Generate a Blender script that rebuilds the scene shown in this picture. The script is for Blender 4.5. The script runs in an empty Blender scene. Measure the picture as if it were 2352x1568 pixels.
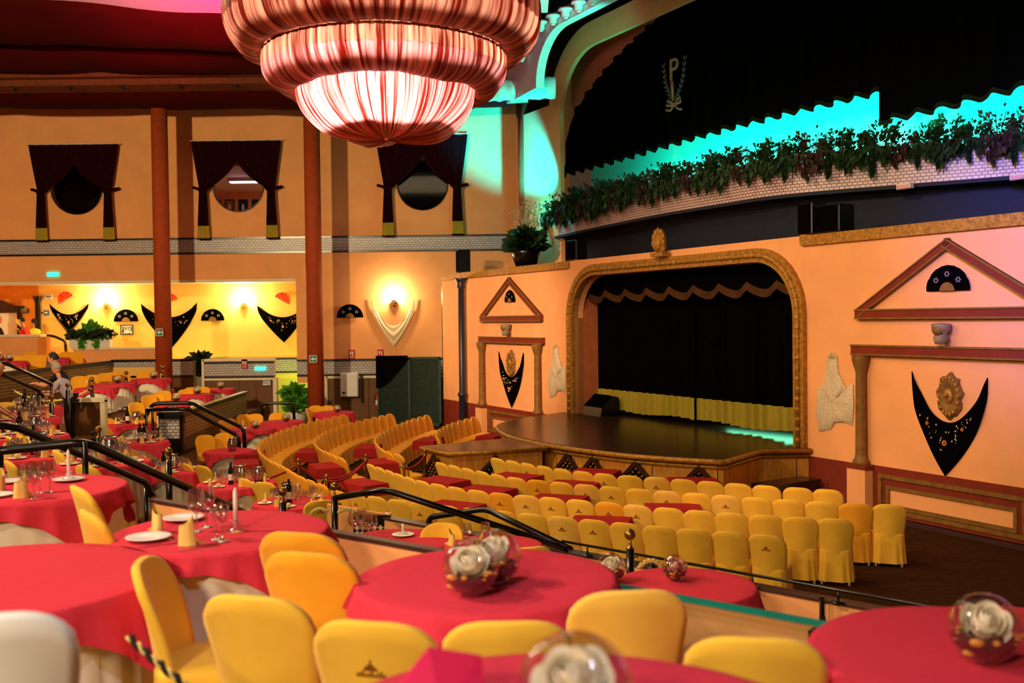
import bpy, math, random
from mathutils import Vector, Matrix, noise
random.seed(7)
PI = math.pi
sc = bpy.context.scene
COL = sc.collection
V = Vector
# ---------------------------------------------------------------- camera
FPX, CX, CY, CZ = 2287.0, 1176.0, 784.0, 3.5      # focal length in pixels of the 2352x1568 frame, eye height
PITCH = math.atan(52 / FPX); ROLL = 0.012
fw = V((0, math.cos(PITCH), -math.sin(PITCH))); up0 = V((0, math.sin(PITCH), math.cos(PITCH))); r0 = V((1, 0, 0))
RT = r0 * math.cos(ROLL) - up0 * math.sin(ROLL)
UP = up0 * math.cos(ROLL) + r0 * math.sin(ROLL)
EYE = V((0, 0, CZ))
cam = bpy.data.cameras.new('camera'); cam_o = bpy.data.objects.new('camera', cam); COL.objects.link(cam_o)
cam.sensor_width = 36.0; cam.lens = 36.0 * FPX / 2352.0; cam.clip_end = 200; cam.clip_start = 0.05
m3 = Matrix((RT, UP, -fw)).transposed()
cam_o.matrix_world = Matrix.Translation(EYE) @ m3.to_4x4()
cam.dof.use_dof = True; cam.dof.focus_distance = 15.0; cam.dof.aperture_fstop = 2.0
sc.camera = cam_o
# ---------------------------------------------------------------- world, exposure
sc.view_settings.view_transform = 'Standard'; sc.view_settings.look = 'None'
sc.view_settings.exposure = 0.0; sc.view_settings.gamma = 1.0; sc.view_settings.use_curve_mapping = False
w = bpy.data.worlds.new('world'); sc.world = w; w.use_nodes = True
w.node_tree.nodes['Background'].inputs[0].default_value = (1.0, 0.62, 0.36, 1)
w.node_tree.nodes['Background'].inputs[1].default_value = 0.05
def lin(c):
    f = lambda v: v / 12.92 if v <= 0.04045 else ((v + 0.055) / 1.055) ** 2.4
    return tuple(f(x / 255.0) for x in c[:3])
def lamp(name, kind, loc, power, col, target=None, size=0.3, size_y=None, spot=60, blend=0.5):
    d = bpy.data.lights.new(name, kind); d.energy = power; d.color = lin(col)
    if kind == 'AREA':
        d.size = size
        if size_y: d.shape = 'RECTANGLE'; d.size_y = size_y
    else: d.shadow_soft_size = size
    if kind == 'SPOT': d.spot_size = math.radians(spot); d.spot_blend = blend
    o = bpy.data.objects.new(name, d); COL.objects.link(o); o.location = loc
    if target is not None:
        o.rotation_euler = (V(target) - V(loc)).to_track_quat('-Z', 'Y').to_euler()
    return o
WARM = (255, 224, 168)
# house spots on the side balcony, behind and to the left of the frame, with unseen fills added
lamp('house_spot_left', 'SPOT', (-13, 7, 8.6), 12500, WARM, (-10.5, 33, 6.2), 0.35, spot=54, blend=0.7)
lamp('house_spot_stalls', 'SPOT', (-11.5, 10, 9.2), 3400, WARM, (1.5, 14.5, .4), 0.35, spot=75, blend=0.7)
lamp('rear_fill_spot', 'SPOT', (-3.5, -4, 6.5), 2300, (255, 226, 186), (.5, 6, 1.8), 0.6, spot=90, blend=0.7)  # added fill that lifts the chair backs turned to the camera
lamp('house_spot_stage', 'SPOT', (-3, 4, 10), 5600, (255, 214, 186), (4.6, 19.5, 3.2), 0.4, spot=48, blend=0.8)
lamp('stage_wall_fill_spot', 'SPOT', (-9, 13, 9.6), 15000, (255, 216, 180), (-.3, 29.5, 2.6), 0.4, spot=27, blend=0.9)  # added spot that brightens the left part of the stage wall
lamp('house_spot_near', 'SPOT', (-7.2, 5.2, 9.0), 3100, (255, 222, 196), (-1.3, 5.4, 2.2), 0.3, spot=58, blend=1.0)
lamp('stalls_fill_spot', 'SPOT', (-9, -2, 8.5), 1500, WARM, (2, 13.5, 1.0), 0.35, spot=60, blend=0.7)  # added fill from behind that brightens the stalls chairs
lamp('terrace_downlight', 'SPOT', (-1.0, .7, 6.2), 330, (228, 236, 255), (-.5, 2.5, 2.3), 0.12, spot=62, blend=.7)
lamp('house_flood', 'AREA', (-4, 17, 10.4), 720, WARM, (-4, 17.01, 0), 6, 6)
lamp('lilac_spot', 'SPOT', (0.5, 3, 8.5), 24000, (112, 108, 255), (8.5, 12.9, 5.4), 0.4, spot=34, blend=1.0)
lamp('magenta_uplight', 'SPOT', (-5.0, 20.5, 9.5), 4800, (255, 8, 140), (-7.6, 24.4, 12.0), 0.3, spot=52, blend=0.8)
lamp('pink_uplight', 'SPOT', (0.2, 22.5, 9.6), 130, (255, 150, 210), (.8, 25.3, 11.3), 0.3, spot=80, blend=0.8)
# ---------------------------------------------------------------- pixel helpers: where a sight line meets a real plane
def ray(x, y): return fw + RT * ((x - CX) / FPX) - UP * ((y - CY) / FPX)
def atz(x, y, z):
    d = ray(x, y); return EYE + d * ((z - CZ) / d.z)
def aty(x, y, Y):
    d = ray(x, y); return EYE + d * (Y / d.y)
def scr(p):
    v = V(p) - EYE; z = v.dot(fw); return CX + FPX * v.dot(RT) / z, CY - FPX * v.dot(UP) / z
# the stage wall: s runs along it from right to left, off towards the audience
P0 = V((7.35, 14.9, 0)); SU = V((-.476, .879, 0)).normalized(); SN = V((-SU.y, SU.x, 0))
def W(s, z, off=0.0): return P0 + SU * s + SN * off + V((0, 0, z))
SROT = math.atan2(-SN.x, SN.y)      # rotz that turns local +Y to the audience side
# ---------------------------------------------------------------- materials
MATS = {}
def mat(name, col, rough=.7, metal=0., spec=.3, var=.12, vscale=6., bump=0., bscale=40., emit=None, estr=0., sheen=0., stretch=None):
    m = bpy.data.materials.new(name); m.use_nodes = True
    nt = m.node_tree; b = nt.nodes['Principled BSDF']
    b.inputs['Roughness'].default_value = rough; b.inputs['Metallic'].default_value = metal
    b.inputs['Specular IOR Level'].default_value = spec
    if sheen: b.inputs['Sheen Weight'].default_value = sheen
    c = lin(col)
    tc = nt.nodes.new('ShaderNodeTexCoord')
    src = tc.outputs['Object']
    if stretch:
        mp = nt.nodes.new('ShaderNodeMapping'); mp.inputs['Scale'].default_value = stretch
        nt.links.new(src, mp.inputs[0]); src = mp.outputs[0]
    n = nt.nodes.new('ShaderNodeTexNoise'); n.inputs['Scale'].default_value = vscale; n.inputs['Detail'].default_value = 4
    nt.links.new(src, n.inputs['Vector'])
    r = nt.nodes.new('ShaderNodeValToRGB')
    r.color_ramp.elements[0].position = .3; r.color_ramp.elements[1].position = .7
    r.color_ramp.elements[0].color = (*[x * (1 - var) for x in c], 1); r.color_ramp.elements[1].color = (*[min(1, x * (1 + var)) for x in c], 1)
    nt.links.new(n.outputs['Fac'], r.inputs[0]); nt.links.new(r.outputs[0], b.inputs['Base Color'])
    if bump:
        n2 = nt.nodes.new('ShaderNodeTexNoise'); n2.inputs['Scale'].default_value = bscale; nt.links.new(src, n2.inputs['Vector'])
        bp = nt.nodes.new('ShaderNodeBump'); bp.inputs['Strength'].default_value = bump; bp.inputs['Distance'].default_value = .02
        nt.links.new(n2.outputs['Fac'], bp.inputs['Height']); nt.links.new(bp.outputs[0], b.inputs['Normal'])
    if emit: b.inputs['Emission Color'].default_value = (*lin(emit), 1); b.inputs['Emission Strength'].default_value = estr
    MATS[name] = m; return m
def glassmat(name, tint=(1, 1, 1), refl=1.0, base=.04):
    m = bpy.data.materials.new(name); m.use_nodes = True; nt = m.node_tree; nt.nodes.clear()
    o = nt.nodes.new('ShaderNodeOutputMaterial'); mx = nt.nodes.new('ShaderNodeMixShader')
    t = nt.nodes.new('ShaderNodeBsdfTransparent'); g = nt.nodes.new('ShaderNodeBsdfGlossy'); g.inputs['Roughness'].default_value = .05
    t.inputs[0].default_value = (*tint, 1); lw = nt.nodes.new('ShaderNodeLayerWeight'); lw.inputs[0].default_value = .35
    ma = nt.nodes.new('ShaderNodeMath'); ma.operation = 'MULTIPLY_ADD'; ma.inputs[1].default_value = .55 * refl; ma.inputs[2].default_value = base
    nt.links.new(lw.outputs['Facing'], ma.inputs[0]); nt.links.new(ma.outputs[0], mx.inputs[0])
    nt.links.new(t.outputs[0], mx.inputs[1]); nt.links.new(g.outputs[0], mx.inputs[2]); nt.links.new(mx.outputs[0], o.inputs[0])
    MATS[name] = m; return m
def brickmat(name, c1, mortar, bw, bh, rough=.35, wall=True, ms=.1):
    m = bpy.data.materials.new(name); m.use_nodes = True; nt = m.node_tree; b = nt.nodes['Principled BSDF']
    b.inputs['Roughness'].default_value = rough
    uv = nt.nodes.new('ShaderNodeUVMap'); br = nt.nodes.new('ShaderNodeTexBrick')
    br.inputs['Color1'].default_value = (*lin(c1), 1); br.inputs['Color2'].default_value = (*[x * .8 for x in lin(c1)], 1)
    br.inputs['Mortar'].default_value = (*lin(mortar), 1); br.inputs['Scale'].default_value = 1
    br.inputs['Brick Width'].default_value = bw; br.inputs['Row Height'].default_value = bh; br.inputs['Mortar Size'].default_value = bh * ms
    nt.links.new(uv.outputs[0], br.inputs['Vector']); nt.links.new(br.outputs['Color'], b.inputs['Base Color'])
    bp = nt.nodes.new('ShaderNodeBump'); bp.inputs['Strength'].default_value = .4; bp.inputs['Distance'].default_value = .01; bp.invert = True
    nt.links.new(br.outputs['Fac'], bp.inputs['Height']); nt.links.new(bp.outputs[0], b.inputs['Normal'])
    MATS[name] = m; return m
peach = mat('peach_plaster', (238, 166, 104), .85, var=.06, vscale=1.6, bump=.15, bscale=25)
yellow_w = mat('yellow_plaster', (246, 200, 104), .85, var=.05, vscale=1.5, bump=.1)
orange_w = mat('orange_plaster', (226, 138, 44), .85, var=.08)
fan_paint = mat('fan_painting', (110, 108, 100), .8, var=.3, vscale=30)
terracotta = mat('terracotta_paint', (122, 40, 16), .75, var=.15, vscale=3)
column_m = mat('russet_column_paint', (165, 66, 24), .75, var=.12, vscale=5)
gold = mat('gilded_plaster', (168, 118, 42), .5, .25, var=.35, vscale=14, bump=.7, bscale=22)
oldgold = mat('dull_gold_paint', (128, 90, 36), .6, .1, var=.25, vscale=9)
wood_d = mat('dark_stage_wood', (52, 28, 20), .26, spec=.5, var=.3, vscale=4, stretch=(1, 8, 8))
wood_m = mat('amber_wood_veneer', (200, 138, 52), .45, var=.25, vscale=3, stretch=(9, 9, 1))
wood_b = mat('brown_wood_panel', (104, 62, 26), .5, var=.22, vscale=4, stretch=(6, 6, .6))
carpet = mat('dark_brown_carpet', (66, 38, 16), .95, spec=.05, var=.25, vscale=9, bump=.3, bscale=90)
carpet_l = mat('brown_terrace_carpet', (96, 60, 30), .95, spec=.05, var=.2, vscale=9)
black_m = mat('black_enamel', (14, 13, 13), .25, .0, spec=.5, var=.1)
blackcloth = mat('black_velvet', (6, 4, 5), .95, spec=.02, var=.3, vscale=8)
maroon = mat('maroon_velvet', (36, 8, 8), .9, spec=.03, var=.3, vscale=8)
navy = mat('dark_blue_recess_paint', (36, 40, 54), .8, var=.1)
darkgap = mat('unlit_void_black', (10, 9, 9), .9, var=.1)  # near-black in place of the dark in unlit gaps and rooms
redcloth = mat('red_table_linen', (206, 52, 70), .85, spec=.15, var=.05, vscale=30, bump=.1, bscale=300)
whitecloth = mat('white_table_linen', (236, 226, 206), .85, var=.03, vscale=8)
chair_y = mat('yellow_chair_cover', (240, 188, 58), .8, spec=.2, var=.05, vscale=7, sheen=.1)
chair_o = mat('orange_yellow_chair_cover', (238, 166, 34), .8, spec=.2, var=.05, vscale=7, sheen=.1)
chair_p = mat('pale_yellow_chair_cover', (240, 188, 76), .8, spec=.2, var=.05, vscale=7, sheen=.1)
chair_w = mat('ivory_chair_cover', (240, 236, 216), .8, var=.03)
logo_m = mat('brown_embroidery', (132, 72, 14), .8, var=.2, vscale=60)
whiteplastic = mat('white_plastic', (226, 224, 220), .4, var=.03)
cream = mat('cream_trim_paint', (232, 214, 180), .6, var=.05)
napkin_m = mat('yellow_napkin_linen', (240, 208, 120), .8, var=.05, vscale=20)
rednap = mat('crimson_napkin_linen', (205, 30, 78), .8, var=.08, vscale=10)
bread_m = mat('bread_crust', (226, 190, 128), .8, var=.2, vscale=14)
china = mat('white_china', (235, 235, 232), .2, spec=.5, var=.02)
steel = mat('brushed_steel', (170, 165, 165), .22, .95, var=.1, vscale=8)
chrome = mat('polished_cutlery_steel', (200, 198, 196), .12, 1., var=.05)
brass = mat('aged_brass', (150, 112, 58), .3, .85, var=.3, vscale=20)
bottle_m = mat('dark_bottle_glass', (10, 12, 9), .08, spec=.6, var=.1)
label_m = mat('white_bottle_label', (228, 224, 212), .7, var=.04)
wax = mat('white_candle_wax', (240, 232, 220), .5, var=.03)
rope_m = mat('cream_twisted_cord', (206, 182, 104), .7, var=.25, vscale=40)
redrope = mat('red_velvet_rope', (150, 22, 28), .8, var=.15)
leaf_m = mat('dark_green_leaf', (30, 58, 22), .55, var=.5, vscale=5)
leaf_r = mat('russet_green_leaf', (58, 38, 26), .6, var=.5, vscale=5)
leaf_b = mat('bright_green_leaf', (74, 140, 36), .5, var=.4, vscale=6)
twig_m = mat('pale_dried_twigs', (196, 180, 140), .8, var=.2)
rose_m = mat('ivory_rose_petals', (250, 236, 214), .7, var=.12, vscale=30)
rose_p = mat('pink_rose_petals', (226, 168, 160), .7, var=.15, vscale=30)
potp = mat('dark_potpourri', (46, 24, 14), .8, var=.6, vscale=60)
potp_g = mat('amber_wood_shavings', (190, 128, 52), .7, var=.3, vscale=60)
red_fan = mat('scarlet_fan_silk', (224, 70, 28), .6, var=.12)
lace = mat('ivory_lace', (206, 186, 150), .85, var=.25, vscale=40, bump=.5, bscale=60)
shawl_w = mat('ivory_silk_shawl', (232, 208, 170), .7, var=.06)
fringe_m = mat('olive_gold_fringe', (170, 150, 44), .8, var=.25, vscale=20, stretch=(10, 10, .5))
fringe_h = mat('dark_curtain_hem', (30, 30, 20), .9, spec=.02)
fringe_d = mat('dark_olive_fringe', (90, 76, 30), .85, var=.25, vscale=20)
flower_o = mat('orange_embroidered_rose', (226, 120, 50), .8, var=.25, vscale=30)
flower_w = mat('cream_embroidered_petals', (200, 186, 140), .8, var=.2, vscale=30)
lattice_m = mat('dark_green_lattice_paint', (44, 66, 52), .7, var=.15)
red_ceiling = mat('dark_red_ceiling_fabric', (64, 8, 6), .85, spec=.05, var=.12, vscale=1.2)
beam_m = mat('brown_ceiling_beam', (110, 48, 18), .8, var=.2)
tent_m = mat('pale_tent_fabric', (222, 206, 204), .8, var=.05)
red_paint = mat('fire_red_enamel', (196, 30, 22), .35, spec=.5, var=.05)
signred = mat('red_sign_plate', (188, 36, 44), .5, var=.05)
signgreen = mat('green_sign_plate', (18, 110, 92), .5, var=.05)
signblue = mat('blue_sign_plate', (36, 96, 160), .5, var=.05)
signwhite = mat('white_sign_plate', (228, 226, 214), .5, var=.03)
ink = mat('black_sign_ink', (22, 20, 20), .6, var=.05)
skin_m = mat('warm_skin', (206, 140, 108), .6, var=.06, vscale=12)
hair_g = mat('grey_hair', (150, 140, 126), .8, var=.25, vscale=40)
hair_k = mat('black_hair', (20, 14, 12), .6, var=.2, vscale=40)
shirt_l = mat('lilac_shirt_cotton', (176, 164, 186), .85, var=.05)
dress_r = mat('scarlet_dress', (196, 22, 24), .7, var=.1)
dress_y = mat('yellow_print_dress', (214, 196, 40), .8, var=.55, vscale=22)
trousers_m = mat('black_trousers', (16, 14, 16), .85, var=.1)
tile_w = brickmat('white_mini_brick_tiles', (206, 198, 194), (110, 98, 98), .13, .075, ms=.15)
tile_p = brickmat('pale_balcony_tiles', (226, 196, 190), (110, 84, 80), .1, .062, ms=.15)
tile_b = brickmat('brown_slat_tiles', (150, 116, 72), (70, 46, 24), .9, .085, ms=.2)
tile_k = mat('black_glazed_trim_tile', (14, 16, 18), .25, spec=.5, var=.1)
wineglass_m = glassmat('clear_wine_glass', tint=(.9, .9, .9), refl=1.3, base=.2)
bowl_m = glassmat('clear_bowl_glass', refl=1.3, base=.07)
pane_m = glassmat('green_tinted_pane', (.95, .99, .97), refl=.8, base=.05)
dark_pane = glassmat('dark_window_pane', (.8, .8, .84), refl=.05, base=.01)
pane_edge = mat('green_glass_edge', (16, 120, 104), .2, spec=.6, var=.1)
sat = None
def satin():
    m = bpy.data.materials.new('gathered_red_satin'); m.use_nodes = True; nt = m.node_tree
    nt.nodes.clear(); o = nt.nodes.new('ShaderNodeOutputMaterial'); add = nt.nodes.new('ShaderNodeMixShader')
    b = nt.nodes.new('ShaderNodeBsdfPrincipled'); t = nt.nodes.new('ShaderNodeBsdfTranslucent')
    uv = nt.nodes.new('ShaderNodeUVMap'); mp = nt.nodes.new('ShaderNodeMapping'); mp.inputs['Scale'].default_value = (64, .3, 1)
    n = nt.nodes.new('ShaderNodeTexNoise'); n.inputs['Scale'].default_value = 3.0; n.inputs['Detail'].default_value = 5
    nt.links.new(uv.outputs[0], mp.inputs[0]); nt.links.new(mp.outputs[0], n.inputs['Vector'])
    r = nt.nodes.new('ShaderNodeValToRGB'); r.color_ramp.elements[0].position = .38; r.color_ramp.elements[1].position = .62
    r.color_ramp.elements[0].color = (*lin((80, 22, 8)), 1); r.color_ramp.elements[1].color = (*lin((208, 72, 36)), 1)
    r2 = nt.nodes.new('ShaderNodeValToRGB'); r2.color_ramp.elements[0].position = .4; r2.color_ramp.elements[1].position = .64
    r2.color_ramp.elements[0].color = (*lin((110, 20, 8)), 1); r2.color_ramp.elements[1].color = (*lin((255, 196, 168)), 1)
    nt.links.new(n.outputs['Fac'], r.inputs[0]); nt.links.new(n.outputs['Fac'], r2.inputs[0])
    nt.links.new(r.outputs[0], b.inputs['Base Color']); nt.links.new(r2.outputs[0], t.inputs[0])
    b.inputs['Roughness'].default_value = .42; b.inputs['Specular IOR Level'].default_value = .35
    add.inputs[0].default_value = .45
    nt.links.new(b.outputs[0], add.inputs[1]); nt.links.new(t.outputs[0], add.inputs[2]); nt.links.new(add.outputs[0], o.inputs[0])
    return m
satin_m = satin()
bulb_w = mat('warm_lit_bulb', (255, 240, 210), .5, emit=(255, 236, 200), estr=30)
exit_glow = mat('lit_green_exit_panel', (60, 220, 190), .5, emit=(40, 235, 200), estr=2.2)
tube_glow = mat('lit_fluorescent_tube', (255, 240, 255), .5, emit=(240, 220, 255), estr=6)
# ---------------------------------------------------------------- mesh builder
class MB:
    def __init__(s): s.v = []; s.f = []; s.uv = {}; s.sm = []
    def add(s, vs, fs, smooth=False):
        k = len(s.v); s.v += [V(p) for p in vs]
        for f in fs: s.f.append([i + k for i in f]); s.sm.append(smooth)
        return s
    def hexa(s, p):      # 8 points: 4 bottom, 4 top (same order)
        return s.add(p, [(3, 2, 1, 0), (4, 5, 6, 7), (0, 1, 5, 4), (1, 2, 6, 5), (2, 3, 7, 6), (3, 0, 4, 7)])
    def box(s, a, b):
        x0, y0, z0 = a; x1, y1, z1 = b
        return s.hexa([(x0, y0, z0), (x1, y0, z0), (x1, y1, z0), (x0, y1, z0), (x0, y0, z1), (x1, y0, z1), (x1, y1, z1), (x0, y1, z1)])
    def bbox(s, a, b, r=.01):     # bevelled box (chamfered edges along z and top)
        x0, y0, z0 = a; x1, y1, z1 = b
        def ring(z, i): return [(x0 + i + r, y0 + i, z), (x1 - i - r, y0 + i, z), (x1 - i, y0 + i + r, z), (x1 - i, y1 - i - r, z), (x1 - i - r, y1 - i, z), (x0 + i + r, y1 - i, z), (x0 + i, y1 - i - r, z), (x0 + i, y0 + i + r, z)]
        return s.loft([ring(z0, r), ring(z0 + r, 0), ring(z1 - r, 0), ring(z1, r)], caps=True)
    def loft(s, rings, caps=False, close=True, smooth=False):
        n = len(rings[0]); vs = [p for r in rings for p in r]; fs = []
        for i in range(len(rings) - 1):
            for j in range(n if close else n - 1):
                a = i * n + j; b = i * n + (j + 1) % n; fs.append((a, b, b + n, a + n))
        if caps: fs.append(tuple(range(n - 1, -1, -1))); fs.append(tuple(range((len(rings) - 1) * n, len(rings) * n)))
        return s.add(vs, fs, smooth)
    def lathe(s, prof, n=20, c=(0, 0, 0), smooth=True):
        c = V(c)
        return s.loft([[c + V((r * math.cos(2 * PI * k / n), r * math.sin(2 * PI * k / n), z)) for k in range(n)] for r, z in prof], smooth=smooth)
    def tube(s, path, r, n=8, caps=True, smooth=True):
        path = [V(p) for p in path]; rings = []; nrm = None
        for i, p in enumerate(path):
            t = (path[min(i + 1, len(path) - 1)] - path[max(i - 1, 0)]).normalized()
            if nrm is None: nrm = t.orthogonal().normalized()
            nrm = (nrm - t * nrm.dot(t)); nrm = nrm.normalized() if nrm.length > 1e-6 else t.orthogonal().normalized()
            b = t.cross(nrm); rr = r[i] if isinstance(r, (list, tuple)) else r
            rings.append([p + (nrm * math.cos(2 * PI * k / n) + b * math.sin(2 * PI * k / n)) * rr for k in range(n)])
        return s.loft(rings, caps=caps, smooth=smooth)
    def prism(s, pts, d):         # outline points (3D), thickness vector d
        n = len(pts); d = V(d); a = [V(p) for p in pts]; b = [p + d for p in a]
        return s.add(a + b, [tuple(range(n - 1, -1, -1)), tuple(range(n, 2 * n))] + [(i, (i + 1) % n, n + (i + 1) % n, n + i) for i in range(n)])
    def grid(s, fn, nu, nv, smooth=True, closeu=False):
        k = len(s.v); s.v += [V(fn(i / nu, j / nv)) for j in range(nv + 1) for i in range(nu + (0 if closeu else 1))]
        w_ = nu + (0 if closeu else 1)
        for j in range(nv):
            for i in range(nu):
                a = k + j * w_ + i; b = k + j * w_ + (i + 1) % w_; s.f.append([a, b, b + w_, a + w_]); s.sm.append(smooth)
                s.uv[len(s.f) - 1] = [(i / nu, j / nv), ((i + 1) / nu, j / nv), ((i + 1) / nu, (j + 1) / nv), (i / nu, (j + 1) / nv)]
        return s
    def wall(s, a, b, z0, z1, L=0.):        # vertical quad a->b with metric UV
        a = V(a); b = V(b); l = (b - a).length; k = len(s.v)
        s.v += [V((a.x, a.y, z0)), V((b.x, b.y, z0)), V((b.x, b.y, z1)), V((a.x, a.y, z1))]
        s.f.append([k, k + 1, k + 2, k + 3]); s.sm.append(False); s.uv[len(s.f) - 1] = [(L, z0), (L + l, z0), (L + l, z1), (L, z1)]
        return s
    def sphere(s, c, r, n=16, m=10, sq=(1, 1, 1)):
        c = V(c)
        return s.grid(lambda u, v: c + V((r * sq[0] * math.sin(PI * v) * math.cos(2 * PI * u), r * sq[1] * math.sin(PI * v) * math.sin(2 * PI * u), -r * sq[2] * math.cos(PI * v))), n, m, closeu=True)
    def mesh(s, name, m, o=V((0, 0, 0))):
        me = bpy.data.meshes.new(name); me.from_pydata([tuple(p - o) for p in s.v], [], s.f)
        me.polygons.foreach_set('use_smooth', s.sm)
        if s.uv:
            l = me.uv_layers.new(name='UVMap').data
            for fi, q in s.uv.items():
                for k, li in enumerate(me.polygons[fi].loop_indices): l[li].uv = q[k]
        me.materials.append(m); me.update(); return me
    def build(s, name, m, parent=None, loc=None):   # vertices are in parent's local space, or world if no parent; loc: origin
        o = V(loc) if loc is not None else V((0, 0, 0))
        ob = bpy.data.objects.new(name, s.mesh(name, m, o)); COL.objects.link(ob); ob.location = o
        if parent: ob.parent = parent
        return ob
    def wbuild(s, name, m, parent):          # vertices given in world space, parent an unrotated Empty
        o = V(parent.location); q = parent
        while q.parent: q = q.parent; o = o + V(q.location)
        ob = bpy.data.objects.new(name, s.mesh(name, m, o)); COL.objects.link(ob); ob.parent = parent
        return ob
def tag(o, label=None, cat=None, group=None, kind=None):
    if label: o['label'] = label
    if cat: o['category'] = cat
    if group: o['group'] = group
    if kind: o['kind'] = kind
    return o
def thing(name, label, cat, loc=(0, 0, 0), rz=0., group=None):
    o = bpy.data.objects.new(name, None); o.empty_display_size = .1; COL.objects.link(o); o.location = loc; o.rotation_euler = (0, 0, rz)
    return tag(o, label, cat, group)
def struct(name, mb, m): return tag(mb.build(name, m), kind='structure')
def dup(root, loc, rz, scale=None):
    def cp(o, par):
        c = o.copy(); COL.objects.link(c); c.parent = par
        for ch in o.children: cp(ch, c)
        return c
    r = cp(root, None); r.location = loc; r.rotation_euler = (0, 0, rz)
    if scale: r.scale = scale if hasattr(scale, '__len__') else (scale,) * 3
    return r
class Proto:
    def __init__(s, root): s.root = root; s.used = False
    def put(s, loc, rz=0., scale=None):
        if s.used: return dup(s.root, loc, rz, scale)
        s.used = True; s.root.location = loc; s.root.rotation_euler = (0, 0, rz)
        if scale: s.root.scale = scale if hasattr(scale, '__len__') else (scale,) * 3
        return s.root
REG = {}
def reg(o, key, fmt, cat, group=None):      # label finished at the end: {} is its place from the left of its kind
    REG.setdefault(key, []).append((o, fmt)); o['category'] = cat
    if group: o['group'] = group
    elif 'group' in o: del o['group']
    return o
ORD = ['', 'first', 'second', 'third', 'fourth', 'fifth', 'sixth', 'seventh', 'eighth', 'ninth', 'tenth', 'eleventh', 'twelfth']
def ordinal(k): return ORD[k] if k < len(ORD) else '%d%s' % (k, 'th' if k % 100 in (11, 12, 13) else {1: 'st', 2: 'nd', 3: 'rd'}.get(k % 10, 'th'))
def finish_labels():
    for key, lst in REG.items():
        vals = sorted(lst, key=lambda q: scr(q[0].location)[0]); n = len(vals)
        for i, (o, fmt) in enumerate(vals):
            if n == 1: p = ''
            elif i == 0: p = 'leftmost' if n > 2 else 'left-hand'
            elif i == n - 1: p = 'rightmost' if n > 2 else 'right-hand'
            else: p = ordinal(i + 1) + '-from-left'
            o['label'] = fmt.format(p).strip().replace(', ,', ',').replace(',  ', ', ')
def spline(pts, n):      # Catmull-Rom through tuples
    pts = [V(p) for p in pts]; out = []
    P = [pts[0] * 2 - pts[1]] + pts + [pts[-1] * 2 - pts[-2]]
    for i in range(1, len(P) - 2):
        for k in range(n):
            t = k / n; a, b, c, d = P[i - 1:i + 3]
            out.append(.5 * ((2 * b) + (c - a) * t + (2 * a - 5 * b + 4 * c - d) * t * t + (3 * b - a - 3 * c + d) * t ** 3))
    out.append(pts[-1]); return out
def resample(pts, d, d0=0.):
    out = []; need = d0
    for a, b in zip(pts, pts[1:]):
        l = (b - a).length
        while need <= l: out.append((a.lerp(b, need / l), (b - a).normalized())); need += d
        need -= l
    return out
def facing(d): return math.atan2(-d[0], d[1])      # rotz that turns local +Y to direction d
def text_mesh(txt, size, m, name, parent, loc, rot, depth=.004):
    c = bpy.data.curves.new(name, 'FONT'); c.body = txt; c.size = size; c.extrude = depth; c.align_x = 'CENTER'; c.align_y = 'CENTER'
    t = bpy.data.objects.new(name, c); COL.objects.link(t)
    me = bpy.data.meshes.new_from_object(t.evaluated_get(bpy.context.evaluated_depsgraph_get()))
    bpy.data.objects.remove(t); me.materials.clear(); me.materials.append(m)
    o = bpy.data.objects.new(name, me); COL.objects.link(o); o.parent = parent; o.location = loc; o.rotation_euler = rot
    return o
# ================================================================ STRUCTURE
# floors and terraces
def slab(name, poly, z0, z1, m):
    mb = MB(); mb.prism([(x, y, z0) for x, y in poly], (0, 0, z1 - z0)); return struct(name, mb, m)
slab('floor', [(-24, -4), (14, -4), (14, 40), (-24, 40)], -.1, 0, carpet)
L1 = lambda x: 7.5 - .781 * (x + 2.75)        # line of the upper terrace parapet
L2 = lambda x: 10.4 - .888 * (x - .52)        # line of the lower terrace parapet
slab('floor_camera_terrace', [(-9, -3), (4.6, -3), (4.6, 1.5), (3.2, 2.75), (-9, 2.75)], 0, 1.9, carpet_l)
slab('floor_upper_terrace', [(-9, 2.75), (3.2, 2.75), (4.2, L1(4.2)), (-2.75, 7.5), (-4.6, 8.95), (-9, 8.95)], 0, 1.6, carpet_l)
slab('floor_lower_terrace', [(-2.2, L1(-2.2) + .13), (4.2, L1(4.2) + .13), (6.6, L2(6.6)), (-1.7, L2(-1.7)), (-2.2, 10.5)], 0, .6, carpet_l)
slab('floor_left_terrace', [(-17, 9.2), (-3.4, 9.2), (-3.6, 10.5), (-8.6, 20.8), (-17, 20.8)], 0, 1.15, carpet_l)
slab('floor_middle_step', [(-9.99, 21.0), (-8.6, 21.0), (-8.6, 19.2), (-6.9, 19.2), (-6.9, 25.2), (-9.99, 25.2)], 0, .35, carpet_l)
slab('floor_middle_terrace', [(-9.99, 25.2), (-8.4, 25.2), (-8.4, 23.75), (-7.95, 23.75), (-8.2, 32.4), (-9.99, 32.4)], 0, .7, wood_b)
slab('floor_far_terrace', [(-13.7, 24), (-10, 24), (-10, 33.4), (-13.7, 33.4)], 0, 1.1, wood_b)
slab('floor_gallery', [(-20, 22), (-13.74, 22), (-13.74, 33.9), (-20, 33.9)], 0, 1.7, carpet_l)
slab('floor_alcove', [(-20, 33.95), (-12.2, 33.95), (-12.2, 37), (-20, 37)], 0, 2.0, yellow_w)
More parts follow.
